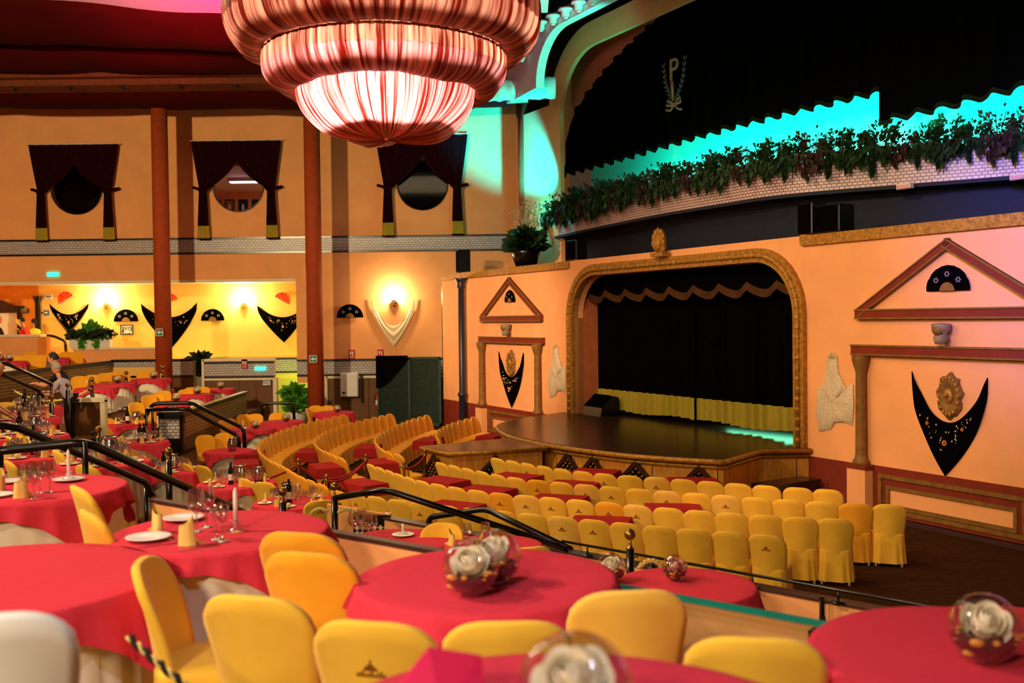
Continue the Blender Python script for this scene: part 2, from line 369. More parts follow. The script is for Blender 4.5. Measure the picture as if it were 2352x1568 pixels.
# far wall: three bays with a round window each
def holed(mb, x0, x1, z0, z1, cx, cz, r, y, n=48):
    o = []; c = []
    for k in range(n):
        a = 2 * PI * k / n; ca, sa = math.cos(a), math.sin(a); c.append((cx + r * ca, y, cz + r * sa))
        t = min((x1 - cx) / ca if ca > 1e-6 else (x0 - cx) / ca if ca < -1e-6 else 1e9, (z1 - cz) / sa if sa > 1e-6 else (z0 - cz) / sa if sa < -1e-6 else 1e9)
        o.append((cx + t * ca, y, cz + t * sa))
    for cxn, czn in ((x0, z0), (x1, z0), (x1, z1), (x0, z1)):       # snap nearest ray to each corner
        k = min(range(n), key=lambda q: (o[q][0] - cxn) ** 2 + (o[q][2] - czn) ** 2); o[k] = (cxn, y, czn)
    b = [(x, y + .25, z) for x, _, z in c]
    mb.loft([o, c, b])
YF = 34.0
wins = [(-14.75, 8.12, .88), (-9.25, 8.12, .86), (-2.98, 8.1, .86)]
mb = MB()
for (x0, x1), (cx, cz, r) in zip([(-20, -11.9), (-11.9, -6.1), (-6.1, 1.6)], wins): holed(mb, x0, x1, 6.39, 11.6, cx, cz, r, YF)
mb.box((-20, YF, 4.97), (-7.35, YF + .3, 5.84)); mb.box((-7.35, YF, 2.2), (1.6, YF + .3, 5.84)); mb.box((-7.35, YF, 1.4), (-6.75, YF + .3, 1.66))
wf = struct('wall_far', mb, peach)
mb = MB(); mb.box((-20, YF + .02, 4.87), (-7.35, YF + .3, 4.97)); struct('trim_1', mb, cream)
mb = MB(); mb.wall((-20, YF - .02, 0), (1.6, YF - .02, 0), 5.88, 6.34); mb.wall((-7.35, YF - .02, 0), (-2, YF - .02, 0), 1.68, 2.14); mb.wall((-13.7, YF - .02, 0), (-10.9, YF - .02, 0), 1.7, 2.2)
struct('trim_2', mb, tile_w)
mb = MB()
for z0, z1 in ((5.83, 5.89), (6.33, 6.39)): mb.box((-20, YF - .05, z0), (1.6, YF + .01, z1))
for z0, z1 in ((1.62, 1.69), (2.13, 2.2)): mb.box((-7.35, YF - .05, z0), (-2, YF + .01, z1))
mb.box((-13.7, YF - .05, 1.64), (-10.9, YF + .01, 1.71)); mb.box((-13.7, YF - .05, 2.19), (-10.9, YF + .01, 2.27))
struct('trim_3', mb, tile_k)
mb = MB(); mb.box((-6.32, YF - .005, 0), (-2, YF + .2, 1.55)); t = struct('wall_far_panelling', mb, wood_b)
for k in range(6): MB().bbox((-6.31 + .7 * k, YF - .035, 0), (-6.31 + .7 * k + .685, YF - .003, 1.53), .005).build('wood_panel', wood_b, t)
mb = MB(); mb.box((-6.35, YF - .06, 1.54), (-2, YF + .02, 1.62)); mb.box((-6.42, YF - .06, 0), (-6.32, YF + .02, 1.62)); struct('trim_4', mb, cream)
mb = MB(); mb.box((-13.7, YF, 1.1), (-10.9, YF + .3, 2.19)); struct('wall_far_terrace', mb, wood_b)
# alcove behind the far wall
mb = MB(); mb.box((-17.55, 37, 0), (-7.2, 37.2, 5.1)); mb.box((-7.35, YF + .3, 2.2), (-7.2, 37, 5.1)); struct('wall_alcove', mb, yellow_w)
mb = MB(); mb.box((-21, 37.0, 0), (-17.55, 37.2, 5.1)); struct('wall_alcove_left', mb, orange_w)
mb = MB(); mb.box((-21, YF + .3, 4.95), (-7.2, 37.2, 5.1)); struct('ceiling_alcove', mb, cream)
mb = MB(); mb.wall((-12.3, 36.97, 0), (-7.35, 36.97, 0), 1.66, 2.1); struct('trim_5', mb, tile_w)
mb = MB(); mb.box((-12.3, 36.94, 2.1), (-7.36, 37, 2.16)); mb.box((-12.3, 36.94, 1.6), (-7.36, 37, 1.66)); struct('trim_6', mb, tile_k)
# windows: round pane, thin frame; a lit room stands behind the middle one
for i, (cx, cz, r) in enumerate(wins):
    mb = MB(); mb.tube([(cx + (r + .0) * math.cos(a * PI / 24), YF - .01, cz + r * math.sin(a * PI / 24)) for a in range(49)], .022, 6, caps=False)
    wnd = tag(mb.build('window_%d' % (i + 1), black_m), kind='structure')
    mb = MB(); mb.prism([(cx + r * math.cos(a * PI / 20), YF + .1, cz + r * math.sin(a * PI / 20)) for a in range(40)], (0, .01, 0)); mb.build('pane', dark_pane, wnd)
mb = MB()
mb.box((-20, 37.6, 6.4), (-13.1, 37.7, 10.2)); mb.box((-6, 37.6, 6.4), (1.6, 37.7, 10.2)); struct('wall_dark_rooms', mb, darkgap)
mb = MB(); mb.box((-13, YF + .3, 6.0), (-6, 41, 6.2)); mb.box((-13, 41, 6.2), (-6, 41.1, 10.4)); mb.box((-13.1, YF + .3, 6.2), (-13, 41, 10.4)); mb.box((-6, YF + .3, 6.2), (-5.9, 41, 10.4)); struct('wall_upstairs_room', mb, peach)
mb = MB(); mb.box((-13, YF + .3, 8.86), (-6, 41, 9.0)); struct('ceiling_upstairs_room', mb, signwhite)
mb = MB(); mb.box((-20, YF + .3, 10.2), (-13, 41, 10.4)); mb.box((-6, YF + .3, 10.2), (1.6, 41, 10.4)); struct('ceiling_dark_rooms', mb, darkgap)
lamp('upstairs_room_light', 'AREA', (-9.5, 38.6, 8.7), 40, (255, 236, 230), (-9.5, 38.6, 0), 1.2, .2)
t = thing('ceiling_lamp', 'bright tube lamp seen through the middle round window', 'lamp', (-9.9, 37.3, 8.74))
MB().bbox((-.6, -.14, 0), (.6, .14, .12)).build('lamp_body', signwhite, t); MB().bbox((-.55, -.1, -.05), (.55, .1, 0)).build('tube', tube_glow, t)
for k, x in enumerate((-12.05, -11.5, -10.95, -10.4)):
    t = thing('framed_picture', None, 'picture', (x, 40.96, 8.2))
    MB().box((-.19, -.05, -.32), (.19, 0, .32)).build('picture_frame', black_m, t); MB().box((-.15, -.06, -.27), (.15, -.04, .27)).build('print', steel if k == 1 else navy, t)
    MB().sphere((0, -.06, .0), .05, 10, 8, (1, .3, 3)).build('pale_figure', signwhite, t)
    reg(t, 'pics', 'black framed picture behind the middle round window, {} of the row', 'picture', 'pictures in the upstairs room')
# columns
def column(x, y, z0, z1, r, lab):
    t = thing('column', lab, 'column', (x, y, z0)); MB().lathe([(0, 0), (r, 0), (r * .97, z1 - z0), (0, z1 - z0)], 28).build('shaft', terracotta if r < .2 else column_m, t)
    MB().lathe([(r, 0), (r * 1.18, .02), (r * 1.18, .22), (r, .28)], 28).build('plinth', column_m, t); return t
column(-11.2, 32.0, 1.1, 11.2, .262, 'tall russet column with a green arrow sign, left of the yellow alcove bay')
column(-6.33, 32.0, 0, 11.2, .262, 'tall russet column with a green arrow sign, right of the yellow alcove bay')
column(.5, 31.7, 4.0, 11.0, .24, 'russet column at the corner beside the upper stage')
column(-21.0 + 3.42, 32.4, 1.5, 11.2, .2, 'russet column cut off by the left edge of the photo')
# partition with the toilet sign
t = tag(MB().box((-10.25, 33.12, 0), (-7.92, 33.3, 1.62)).build('partition', wood_b), 'brown panelled partition with tiled top band and toilet sign', 'partition')
for k in range(4): MB().bbox((-10.24 + .57 * k, 33.095, 0), (-10.24 + .57 * k + .555, 33.125, 1.58), .005).build('wood_panel', wood_b, t)
MB().box((-10.25, 33.1, 1.62), (-7.92, 33.3, 2.22)).build('band_core', cream, t)
m_ = MB(); m_.wall((-10.25, 33.09, 0), (-7.92, 33.09, 0), 1.68, 2.14); m_.build('tile_band', tile_w, t)
MB().box((-10.25, 33.06, 2.13), (-7.92, 33.1, 2.19)).box((-10.25, 33.06, 1.65), (-7.92, 33.1, 1.71)).build('black_border', tile_k, t)
MB().box((-10.28, 33.04, 2.2), (-7.9, 33.32, 2.28)).box((-10.25, 33.05, 1.57), (-7.86, 33.1, 1.64)).box((-7.96, 33.04, 0), (-7.84, 33.3, 1.64)).box((-10.32, 33.04, .5), (-10.24, 33.3, 2.28)).build('cream_trim', cream, t)
# middle terrace wall with slatted tiles
t = tag(MB().box((-8.42, 23.6, 0), (-7.9, 23.74, 1.3)).build('terrace_wall', tile_k), 'low black capped tiled wall that ends beside the stalls', 'wall')
m_ = MB(); m_.wall((-8.4, 23.59, 0), (-7.92, 23.59, 0), .75, 1.22); m_.build('white_tile_face', tile_w, t)
MB().hexa([(-7.94, 23.74, .45), (-7.84, 23.74, .45), (-8.17, 30.5, .45), (-8.27, 30.5, .45), (-7.94, 23.74, 1.3), (-7.84, 23.74, 1.3), (-8.17, 30.5, 1.3), (-8.27, 30.5, 1.3)]).build('side_wall', wood_b, t)
m_ = MB(); m_.wall((-7.83, 23.74, 0), (-8.16, 30.5, 0), .75, 1.25); m_.build('slat_tile_face', tile_b, t)
MB().hexa([(-7.97, 23.6, 1.3), (-7.8, 23.6, 1.3), (-8.13, 30.55, 1.3), (-8.3, 30.55, 1.3), (-7.97, 23.6, 1.38), (-7.8, 23.6, 1.38), (-8.13, 30.55, 1.38), (-8.3, 30.55, 1.38)]).box((-8.45, 23.57, 1.3), (-7.8, 23.77, 1.38)).build('coping', tile_k, t)
# gallery parapet running away along x = -13.72
t = tag(MB().box((-13.72, 22, 0), (-13.66, 33.95, 2.2)).build('gallery_parapet', wood_b), 'long brown slat tiled parapet below the left gallery', 'parapet')
m_ = MB(); m_.wall((-13.65, 22, 0), (-13.65, 33.9, 0), 1.55, 2.12); m_.build('slat_tile_face', tile_b, t)
MB().box((-13.78, 22, 2.12), (-13.6, 33.95, 2.24)).build('coping', tile_k, t)
t = tag(MB().box((-15.15, 34.35, 2.0), (-12.2, 34.6, 2.62)).build('ledge_wall', peach), 'peach ledge wall below the alcove carrying the planter', 'wall'); MB().box((-15.2, 34.3, 2.6), (-12.15, 34.65, 2.68)).build('coping', cream, t)
t = tag(MB().box((-19.95, 34.1, 1.7), (-16.25, 34.4, 3.08)).build('bar_counter', peach), 'peach bar counter with pale top at the far left', 'counter'); MB().box((-19.95, 34.05, 3.08), (-16.15, 34.55, 3.16)).build('counter_top', cream, t)
MB().box((-16.25, 34.1, 1.5), (-15.95, 34.4, 3.08)).build('end_pier', orange_w, t)
t = tag(MB().box((-9.25, 20.86, 1.15), (-8.62, 20.94, 1.9)).build('end_panel', wood_b), 'low brown panel with white frame behind the man in lilac', 'partition')
MB().box((-9.3, 20.82, 1.86), (-8.55, 20.98, 1.95)).box((-8.65, 20.83, .5), (-8.55, 20.97, 1.9)).build('white_frame', cream, t)
# terrace parapets
def run(x0, x1, L, off, z0, z1, th):
    a = V((x0, L(x0), 0)); b = V((x1, L(x1), 0)); n = V(((b - a).y, -(b - a).x, 0)).normalized() * -1
    a = a + n * off; b = b + n * off; c = b + n * th; d = a + n * th
    return [V((p.x, p.y, z)) for z in (z0, z1) for p in (a, b, c, d)]
t = tag(MB().hexa(run(-2.75, 4.3, L1, .02, 0, 2.14, .06)).build('upper_parapet', peach), 'peach parapet edging the upper terrace, dark capped on its left half', 'parapet')
MB().hexa(run(-2.78, .42, L1, .015, 2.14, 2.165, .07)).build('dark_cap', mat('dark_cap_rail', (66, 40, 38), .4, spec=.5), t)
t = thing('glass_screen', 'glass panel with green edge standing on the upper terrace parapet', 'glass panel', (.45, L1(.45), 1.75))
MB().hexa(run(.46, 2.1, L1, -.035, 1.72, 2.155, .012)).wbuild('pane', pane_m, t); MB().hexa(run(.46, 2.1, L1, -.036, 2.152, 2.178, .018)).wbuild('edge', pane_edge, t)
for x in (.5, 1.3, 2.05): MB().hexa(run(x, x + .06, L1, -.045, 1.95, 2.13, .06)).wbuild('clamp', black_m, t)
t = tag(MB().hexa(run(-1.7, 6.4, L2, .02, 0, 1.03, .12)).build('lower_parapet', peach), 'peach parapet between the lower terrace and the stalls', 'parapet')
MB().hexa(run(-1.7, 6.4, L2, 0, 1.03, 1.05, .16)).build('dark_cap', MATS['dark_cap_rail'], t)
t = tag(MB().box((-2.0, 12.32, 0), (-1.55, 12.5, 1.08)).build('parapet_end', tile_k), 'black and white tiled end pier of the stalls parapet', 'pier')
chk = MB()
for i in range(6):
    for j in range(5):
        x, z = -1.99 + i * .073, .6 + j * .073; chk.prism([(x, 12.315, z + .036), (x + .036, 12.315, z), (x + .072, 12.315, z + .036), (x + .036, 12.315, z + .072)], (0, .01, 0))
tag(chk.build('star_tiles', tile_w if 0 else cream, t), kind='stuff')
MB().hexa([(-2.35, 12.45, .6), (-1.55, 12.32, .6), (-1.55, 12.4, .6), (-2.35, 12.53, .6), (-2.35, 12.45, 1.2), (-1.55, 12.32, 1.08), (-1.55, 12.4, 1.08), (-2.35, 12.53, 1.2)]).build('sloped_wing', peach, t)
# ---------------------------------------------------------------- stage building
def wbox(mb, s0, s1, z0, z1, o0, o1):
    return mb.hexa([W(s1, z0, o1), W(s0, z0, o1), W(s0, z0, o0), W(s1, z0, o0), W(s1, z1, o1), W(s0, z1, o1), W(s0, z1, o0), W(s1, z1, o0)])
def rrect(s0, s1, z0, z1, r, n=10):      # arch-shaped outline, open at the bottom
    p = [(s0, z0)]
    for k in range(n + 1): a = PI - k * PI / 2 / n; p.append((s0 + r + r * math.cos(a), z1 - r + r * math.sin(a)))
    for k in range(n + 1): a = PI / 2 - k * PI / 2 / n; p.append((s1 - r + r * math.cos(a), z1 - r + r * math.sin(a)))
    return p + [(s1, z0)]
mb = MB(); wbox(mb, -8, 4.25, .9, 4.97, -.25, 0); wbox(mb, 12.05, 20.2, .9, 4.97, -.25, 0)
arch = rrect(4.25, 12.05, .9, 4.55, 1.05)
top = [(s, 4.97) for s, z in arch]
mb.loft([[W(s, z, 0) for s, z in top], [W(s, z, 0) for s, z in arch], [W(s, z, -.25) for s, z in arch]], close=False)
wbox(mb, 4.2, 12.1, 4.93, 4.97, -.25, -.001)
struct('wall_stage', mb, peach)
mb = MB(); wbox(mb, -8, 3.95, 0, .9, -.25, -.01); wbox(mb, 12.6, 20.2, 0, .9, -.25, -.01); struct('baseboard_stage', mb, terracotta)
mb = MB(); wbox(mb, 4.0, 12.3, .98, 1.05, -4, -.001); struct('floor_stage', mb, wood_d)
mb = MB(); wbox(mb, -8, 2.6, 0, .08, -.01, .04); struct('trim_7', mb, MATS['dark_cap_rail'])
mb = MB(); wbox(mb, 19.9, 20.2, 0, 4.8, -2.5, -.25); wbox(mb, 20.2, 20.26, 0, 4.8, -.3, 0); struct('wall_stage_end', mb, tile_k)
mb = MB(); wbox(mb, -8, 20.2, 4.9, 4.97, -5.5, -.25); struct('trim_stage_roof', mb, darkgap)
# gilded cornices and proscenium frame
def cornice(s0, s1, lab):
    mb = MB(); p = [(s0, 4.8), (s0 + .1, 4.78), (s1 - .1, 4.78), (s1, 4.8), (s1, 4.97), (s0, 4.97)]
    mb.prism([W(s, z, .002) for s, z in p], SN * .06); return tag(mb.build('cornice', gold), lab, 'cornice')
cornice(12.25, 20.15, 'gilded cornice strip along the top of the stage wall, left of the proscenium')
cornice(-8, 4.1, 'gilded cornice strip along the top of the stage wall, right of the proscenium')
o = rrect(3.98, 12.32, 1.0, 4.82, 1.3); i_ = rrect(4.25, 12.05, 1.0, 4.55, 1.05)
mb = MB(); mb.loft([[W(s, z, .003) for s, z in o], [W(s, z, .10) for s, z in o], [W(s, z, .10) for s, z in i_], [W(s, z, -.1) for s, z in i_]], close=False)
pf = tag(mb.build('proscenium_frame', gold), 'gilded arch frame around the lower stage opening', 'frame')
mid = [((a[0] + b[0]) / 2, (a[1] + b[1]) / 2) for a, b in zip(o, i_)]
mb = MB(); mb.tube([W(s, z, .105) for s, z in mid], .05, 6); mb.build('raised_bead', gold, pf)
pts = resample([V((s, z, 0)) for s, z in mid], .19); orn = MB()
for p, d in pts: orn.sphere(W(p.x, p.y, .11), .06, 8, 5)
tag(orn.build('carved_rosettes', gold, pf), kind='stuff')
t = thing('finial', 'gilded shell ornament standing on top of the stage wall above the arch', 'ornament', W(8.2, 4.83, .17), SROT)
MB().sphere((0, 0, .45), .3, 14, 10, (1, .45, 1.5)).sphere((0, .1, .4), .2, 10, 8, (1, .7, 1.3)).build('shell', gold, t); MB().box((-.32, -.14, 0), (.32, .16, .14)).build('base', gold, t)
m_ = MB()
for k in range(7): a = -PI * .55 + k * PI * 1.1 / 6; m_.sphere((.27 * math.sin(a), .08, .5 + .33 * math.cos(a)), .08, 8, 6, (1, .6, 1.5))
m_.build('scrolls', gold, t)
t.scale = (.68,) * 3
# stage interior
mb = MB(); wbox(mb, 12.05, 12.2, 1.05, 5.0, -4, -.1); struct('wall_stage_reveal_left', mb, mat('shaded_peach_reveal', (176, 98, 54), .85)); mb = MB(); wbox(mb, 4.1, 4.25, 1.05, 5.0, -4, -.1); struct('wall_stage_reveal_right', mb, orange_w)  # left reveal: peach darkened in the colour for its shade
mb = MB(); wbox(mb, 3.9, 12.4, 1.05, 5.0, -4.2, -4); wbox(mb, 3.9, 12.4, 4.86, 4.9, -4.2, -.26); struct('wall_stage_back', mb, darkgap)
def drape(fn, name, m, parent=None, nu=60, nv=10, th=0): mb = MB(); mb.grid(fn, nu, nv); return mb.build(name, m, parent) if parent is None else mb.wbuild(name, m, parent)
def stage_curtain(s0, s1, name, lab):
    t = thing(name, lab, 'curtain', W((s0 + s1) / 2, 1.2, -.75))
    nf = (s1 - s0) * 3.2
    f = lambda u: W(s0 + (s1 - s0) * u, 0, -.75 + .07 * math.sin(2 * PI * nf * u) + .03 * math.sin(2 * PI * nf * 2.3 * u + 1))
    zb = 1.64
    drape(lambda u, v: f(u) + V((0, 0, zb + v * (4.86 - zb))), 'drape', blackcloth, t, int(nf * 10), 6)
    drape(lambda u, v: f(u) + SN * .02 + V((0, 0, 1.17 + .03 * math.sin(9 * u) + v * (zb - 1.14 - .03 * math.sin(9 * u)))), 'fringe', fringe_m, t, int(nf * 10), 3)
stage_curtain(8.15, 12.0, 'stage_curtain', 'left half of the black lower stage curtain with olive gold fringe')
stage_curtain(4.27, 8.05, 'stage_curtain', 'right half of the black lower stage curtain with olive gold fringe')
t = thing('stage_valance', 'black scalloped valance with bronze fringe across the stage opening', 'valance', W(8.15, 4.6, -.4))
sw = lambda u: abs(math.sin(PI * 9 * u)) * .16
drape(lambda u, v: W(4.27 + 7.76 * u, 4.18 - sw(u) * 1.0 + v * (.65 + sw(u)), -.42 + .05 * math.cos(PI * 18 * u)), 'swag', blackcloth, t, 180, 5)
drape(lambda u, v: W(4.27 + 7.76 * u, 4.03 - sw(u) * 1.0 + v * .17, -.40 + .05 * math.cos(PI * 18 * u)), 'fringe', mat('bronze_fringe', (76, 48, 26), .9, spec=.05, var=.2), t, 180, 2)
lamp('stage_green_light', 'AREA', W(6.2, 1.42, -1.6), 22, (120, 255, 190), W(6.0, 1.0, -.4), 3.2, .15)
# stage platform
st_top = [(11.9, -.75), (14.3, -.2)]
outline = [W(12.6, 0, 0), V((.05, 24.2, 0)), V((-.32, 23.1, 0)), V((-.22, 21.8, 0)), V((.1, 20.7, 0)), V((.73, 19.5, 0)), V((1.75, 18.25, 0)), V((2.6, 17.55, 0)), V((3.6, 17.0, 0)), V((4.55, 18.3, 0)), W(3.9, 0, 0)]
sm = [outline[0]] + spline(outline[1:9], 6) + outline[9:]
back = [W(3.9, 0, -4), W(12.6, 0, -4)]
def rim(d): # outline moved outwards by d from the middle of the stage
    c = V((4, 22.5, 0)); return [p + (p - c).normalized() * d for p in sm]
t = thing('stage_platform', 'dark topped stage platform with curved amber wood front', 'stage', (3, 21, 0))
MB().prism([p + V((0, 0, .98)) for p in sm], (0, 0, .07)).wbuild('stage_top', wood_d, t)
pr_ = [q[0] for q in resample(rim(-.06), .1)] + rim(-.06)[-1:]
mb = MB(); mb.loft([[p - (p - V((4, 22.5, 0))).normalized() * .02 for p in pr_], [p - (p - V((4, 22.5, 0))).normalized() * .02 + V((0, 0, .98)) for p in pr_]], close=False); mb.wbuild('backing_board', wood_d, t)
for k in range(0, len(pr_) - 3, 12):
    sg_ = pr_[k:k + 13]
    if len(sg_) < 3: continue
    sg_ = [sg_[0].lerp(sg_[1], .08)] + sg_[1:-1] + [sg_[-1].lerp(sg_[-2], .08)]
    ii_ = [p - (p - V((4, 22.5, 0))).normalized() * .03 for p in sg_]
    mb = MB(); mb.loft([[p + V((0, 0, .01)) for p in ii_], [p + V((0, 0, .01)) for p in sg_], [p + V((0, 0, .97)) for p in sg_], [p + V((0, 0, .97)) for p in ii_]], close=False); mb.wbuild('front_panel', wood_m, t)
mb = MB(); q = rim(.03); mb.tube([p + V((0, 0, 1.0)) for p in q], .05, 6); mb.tube([p + V((0, 0, .9)) for p in rim(-.03)], .035, 6); mb.wbuild('moulding', gold, t)
def grille(pos, d, parent, name='diamond_grille', w=.42):
    d = V(d).normalized(); n = V((d.y, -d.x, 0)); pos = V(pos); z = V((0, 0, 1))
    if n.dot(-pos) < 0: n = -n
    k = [pos + d * w, pos + z * w, pos - d * w, pos - z * w]; k2 = [pos + d * w * .74, pos + z * w * .74, pos - d * w * .74, pos - z * w * .74]
    mb = MB(); mb.loft([[p + n * .0 for p in k], [p + n * .05 for p in k], [p + n * .05 for p in k2], [p + n * .0 for p in k2]]); f = mb.wbuild(name, wood_d, parent)
    mb = MB(); mb.prism([p + n * .006 for p in k2], n * .01); b = mb.wbuild('backing', blackcloth, parent)
    mb = MB()
    for i in range(5):
        for j in range(5):
            c = pos + (d * ((i - j) / 4) + z * ((i + j - 4) / 4)) * w * .6; mb.sphere(c + n * .02, .03, 6, 4, (1, 1, 1))
    tag(mb.wbuild('pierced_pattern', oldgold, parent), kind='stuff')
fr = resample(rim(-.05), .1)
def near(x, y): return min(fr, key=lambda q: (q[0].x - x) ** 2 + (q[0].y - y) ** 2)
for x, y in ((1.45, 18.55), (2.25, 17.85), (3.2, 17.2), (.95, 19.1)):
    p, d = near(x, y); grille(p + V((0, 0, .52)), d, t)
# catwalk
cw = [V((-1.8, 19.65, 0)), V((-1.2, 18.75, 0)), V((.62, 19.35, 0)), V((.05, 20.9, 0))]
t = thing('catwalk', 'low wooden catwalk block joining the left of the stage front', 'stage', (-1, 19.6, 0))
MB().prism([p + V((0, 0, .93)) for p in cw], (0, 0, .07)).wbuild('catwalk_top', wood_d, t)
c0 = sum(cw, V()) / 4
ins = lambda k: [p + (c0 - p).normalized() * k for p in cw]
mb = MB(); mb.loft([ins(.06), [p + V((0, 0, .93)) for p in ins(.06)]]); mb.wbuild('side_panel', wood_m, t)
mb = MB(); mb.tube([p + V((0, 0, .96)) for p in ins(-.03) + ins(-.03)[:1]], .045, 6); mb.wbuild('moulding', gold, t)
grille(V((-.35, 19.0, .5)), (.95, .32, 0), t); grille(V((-1.52, 19.15, .5)), (.6, -.9, 0), t)
# side steps
t = thing('stage_steps', 'dark wooden steps at the right end of the stage', 'steps', (4.9, 17.0, 0))
d1 = SU; 
for k, (h, e) in enumerate(((.55, .0), (.28, .45))):
    mb = MB(); a = V((4.2, 17.55, 0)) - SN * 0; n_ = V((.55, -.84, 0)); d_ = V((.84, .55, 0))
    b = a + n_ * e; mb.hexa([b, b + d_ * 1.3, b + d_ * 1.3 + n_ * .45, b + n_ * .45] + [p + V((0, 0, h)) for p in (b, b + d_ * 1.3, b + d_ * 1.3 + n_ * .45, b + n_ * .45)])
    mb.wbuild('step', wood_d, t)
# ---------------------------------------------------------------- pedimented wall frames (two alike, left and right)
def aedicule(sc_, side):
    t = thing('wall_aedicule', 'painted classical frame with pediment and two columns on the stage wall, %s of the stage' % side, 'wall frame', W(sc_, 0, 0))
    def barw(name, s0, z0, s1, z1, wd, dep, m, edge=True):
        a, b = V((s0, z0, 0)), V((s1, z1, 0)); d = (b - a).normalized(); n = V((-d.y, d.x, 0)) * wd
        q = [a, b, b + n, a + n]; mb = MB(); mb.prism([W(p.x, p.y, .002) for p in q], SN * dep); ob = mb.wbuild(name, m, t)
        if edge:
            for k, nm in ((0, 'gold_fillet'), (1, 'gold_fillet')):
                o_ = n * (k * .86 - .0); e = [a + o_, b + o_, b + o_ + n * .16, a + o_ + n * .16]; mb = MB(); mb.prism([W(p.x, p.y, .002) for p in e], SN * (dep + .02))
                f = bpy.data.objects.new(nm, mb.mesh(nm, oldgold, V(t.location))); COL.objects.link(f); f.parent = ob
        return ob
    h = 1.84
    barw('cornice_bar', sc_ - h, 3.42, sc_ + h, 3.42, .17, .09, terracotta)
    barw('raking_bar', sc_ - h, 3.58, sc_ + .02, 4.69, -.14, .08, terracotta); barw('raking_bar', sc_ + h, 3.58, sc_ - .02, 4.69, .14, .08, terracotta)
    barw('entablature', sc_ - h - .08, 2.8, sc_ + h + .08, 2.8, .18, .1, terracotta)
    for e in (-1, 1):
        x = sc_ + e * 1.68
        MB().lathe([(.11, .9), (.14, .9), (.14, .98), (.11, 1.02), (.095, 1.1), (.085, 2.5), (.1, 2.56), (.12, 2.62), (.15, 2.72), (.15, 2.8)], 18, W(x, 0, .12)).wbuild('column', oldgold, t)
        mb = MB(); wbox(mb, x - .2, x + .2, 0, .9, .0, .25); mb.wbuild('pedestal', peach, t)
        mb = MB(); wbox(mb, x - .23, x + .23, .86, .92, .0, .28); mb.wbuild('pedestal_cap', terracotta, t)
    def frame(name, s0, s1, z0, z1, wd, dep, m):
        o_ = [(s0, z0), (s1, z0), (s1, z1), (s0, z1)]; i2 = [(s0 + wd, z0 + wd), (s1 - wd, z0 + wd), (s1 - wd, z1 - wd), (s0 + wd, z1 - wd)]
        mb = MB(); mb.loft([[W(s, z, .001) for s, z in o_], [W(s, z, dep) for s, z in o_], [W(s, z, dep) for s, z in i2], [W(s, z, .001) for s, z in i2]]); mb.wbuild(name, m, t)
    frame('dado_frame', sc_ - 1.48, sc_ + 1.48, .1, .92, .12, .06, terracotta); frame('gold_moulding', sc_ - 1.36, sc_ + 1.36, .16, .8, .07, .08, oldgold); frame('dado_inner', sc_ - 1.3, sc_ + 1.3, .2, .72, .1, .05, terracotta); frame('gold_moulding', sc_ - 1.2, sc_ + 1.2, .24, .62, .06, .07, oldgold)
    mb = MB(); wbox(mb, sc_ - 1.16, sc_ + 1.16, .28, .58, .0, .03); mb.wbuild('dado_panel', peach, t)
    b = thing('corbel_bust', 'small carved corbel above the %s wall frame' % side, 'ornament', W(sc_ + .02, 3.02, .17), SROT)
    MB().lathe([(.0, 0), (.09, .0), (.12, .1), (.09, .16), (.14, .22), (.15, .32), (.0, .34)], 12).build('corbel', mat('weathered_stone_' + side, (140, 118, 90), .8, var=.3), b); MB().sphere((0, .06, .23), .1, 10, 8).build('face', oldgold, b)
aedicule(15.47, 'left'); aedicule(.93, 'right')
# old iron pipe column at the left end
t = thing('iron_column', 'slim black iron pipe column with a capital near the left end of the stage wall', 'column', W(18.35, 0, .2))
MB().lathe([(.11, 0), (.11, 1.1), (.15, 1.14), (.15, 1.2), (.1, 1.24), (.095, 4.45), (.13, 4.5), (.13, 4.54), (.1, 4.56), (.17, 4.72), (.2, 4.78), (0, 4.78)], 16).build('shaft', mat('blue_black_iron', (30, 30, 44), .4, spec=.5), t)
MB().lathe([(.2, 0), (.2, .1), (.12, .16)], 16).build('base', MATS['blue_black_iron'], t)
# ---------------------------------------------------------------- upper stage
bal = [V(p) for p in [(-7, -5.2, 0), (-1.5, -4.2, 0), (1.67, -2.95, 0), (3.31, -2.09, 0), (5.53, -1.0, 0), (7.49, -.87, 0), (9.97, -.95, 0), (13.59, -1.42, 0), (15.4, -1.72, 0), (17.6, -2.2, 0)]]
bp_ = spline(bal, 6)
mb = MB(); L = 0
for a, b in zip(bp_, bp_[1:]):
    mb.wall(W(b.x, 0, b.y), W(a.x, 0, a.y), 5.95, 6.55, -L - (b - a).length); L += (b - a).length
struct('wall_balcony_front', mb, tile_p)
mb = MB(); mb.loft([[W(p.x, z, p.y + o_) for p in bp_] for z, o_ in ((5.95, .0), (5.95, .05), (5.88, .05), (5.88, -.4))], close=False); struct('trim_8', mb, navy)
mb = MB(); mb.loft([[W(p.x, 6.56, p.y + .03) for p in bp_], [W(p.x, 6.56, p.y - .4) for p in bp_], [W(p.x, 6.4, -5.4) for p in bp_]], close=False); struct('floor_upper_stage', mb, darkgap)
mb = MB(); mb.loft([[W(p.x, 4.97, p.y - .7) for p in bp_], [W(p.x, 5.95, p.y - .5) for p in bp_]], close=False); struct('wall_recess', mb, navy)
mb = MB(); wbox(mb, -8, 19.5, 6.4, 13.5, -5.6, -5.4); struct('wall_upper_back', mb, tent_m)
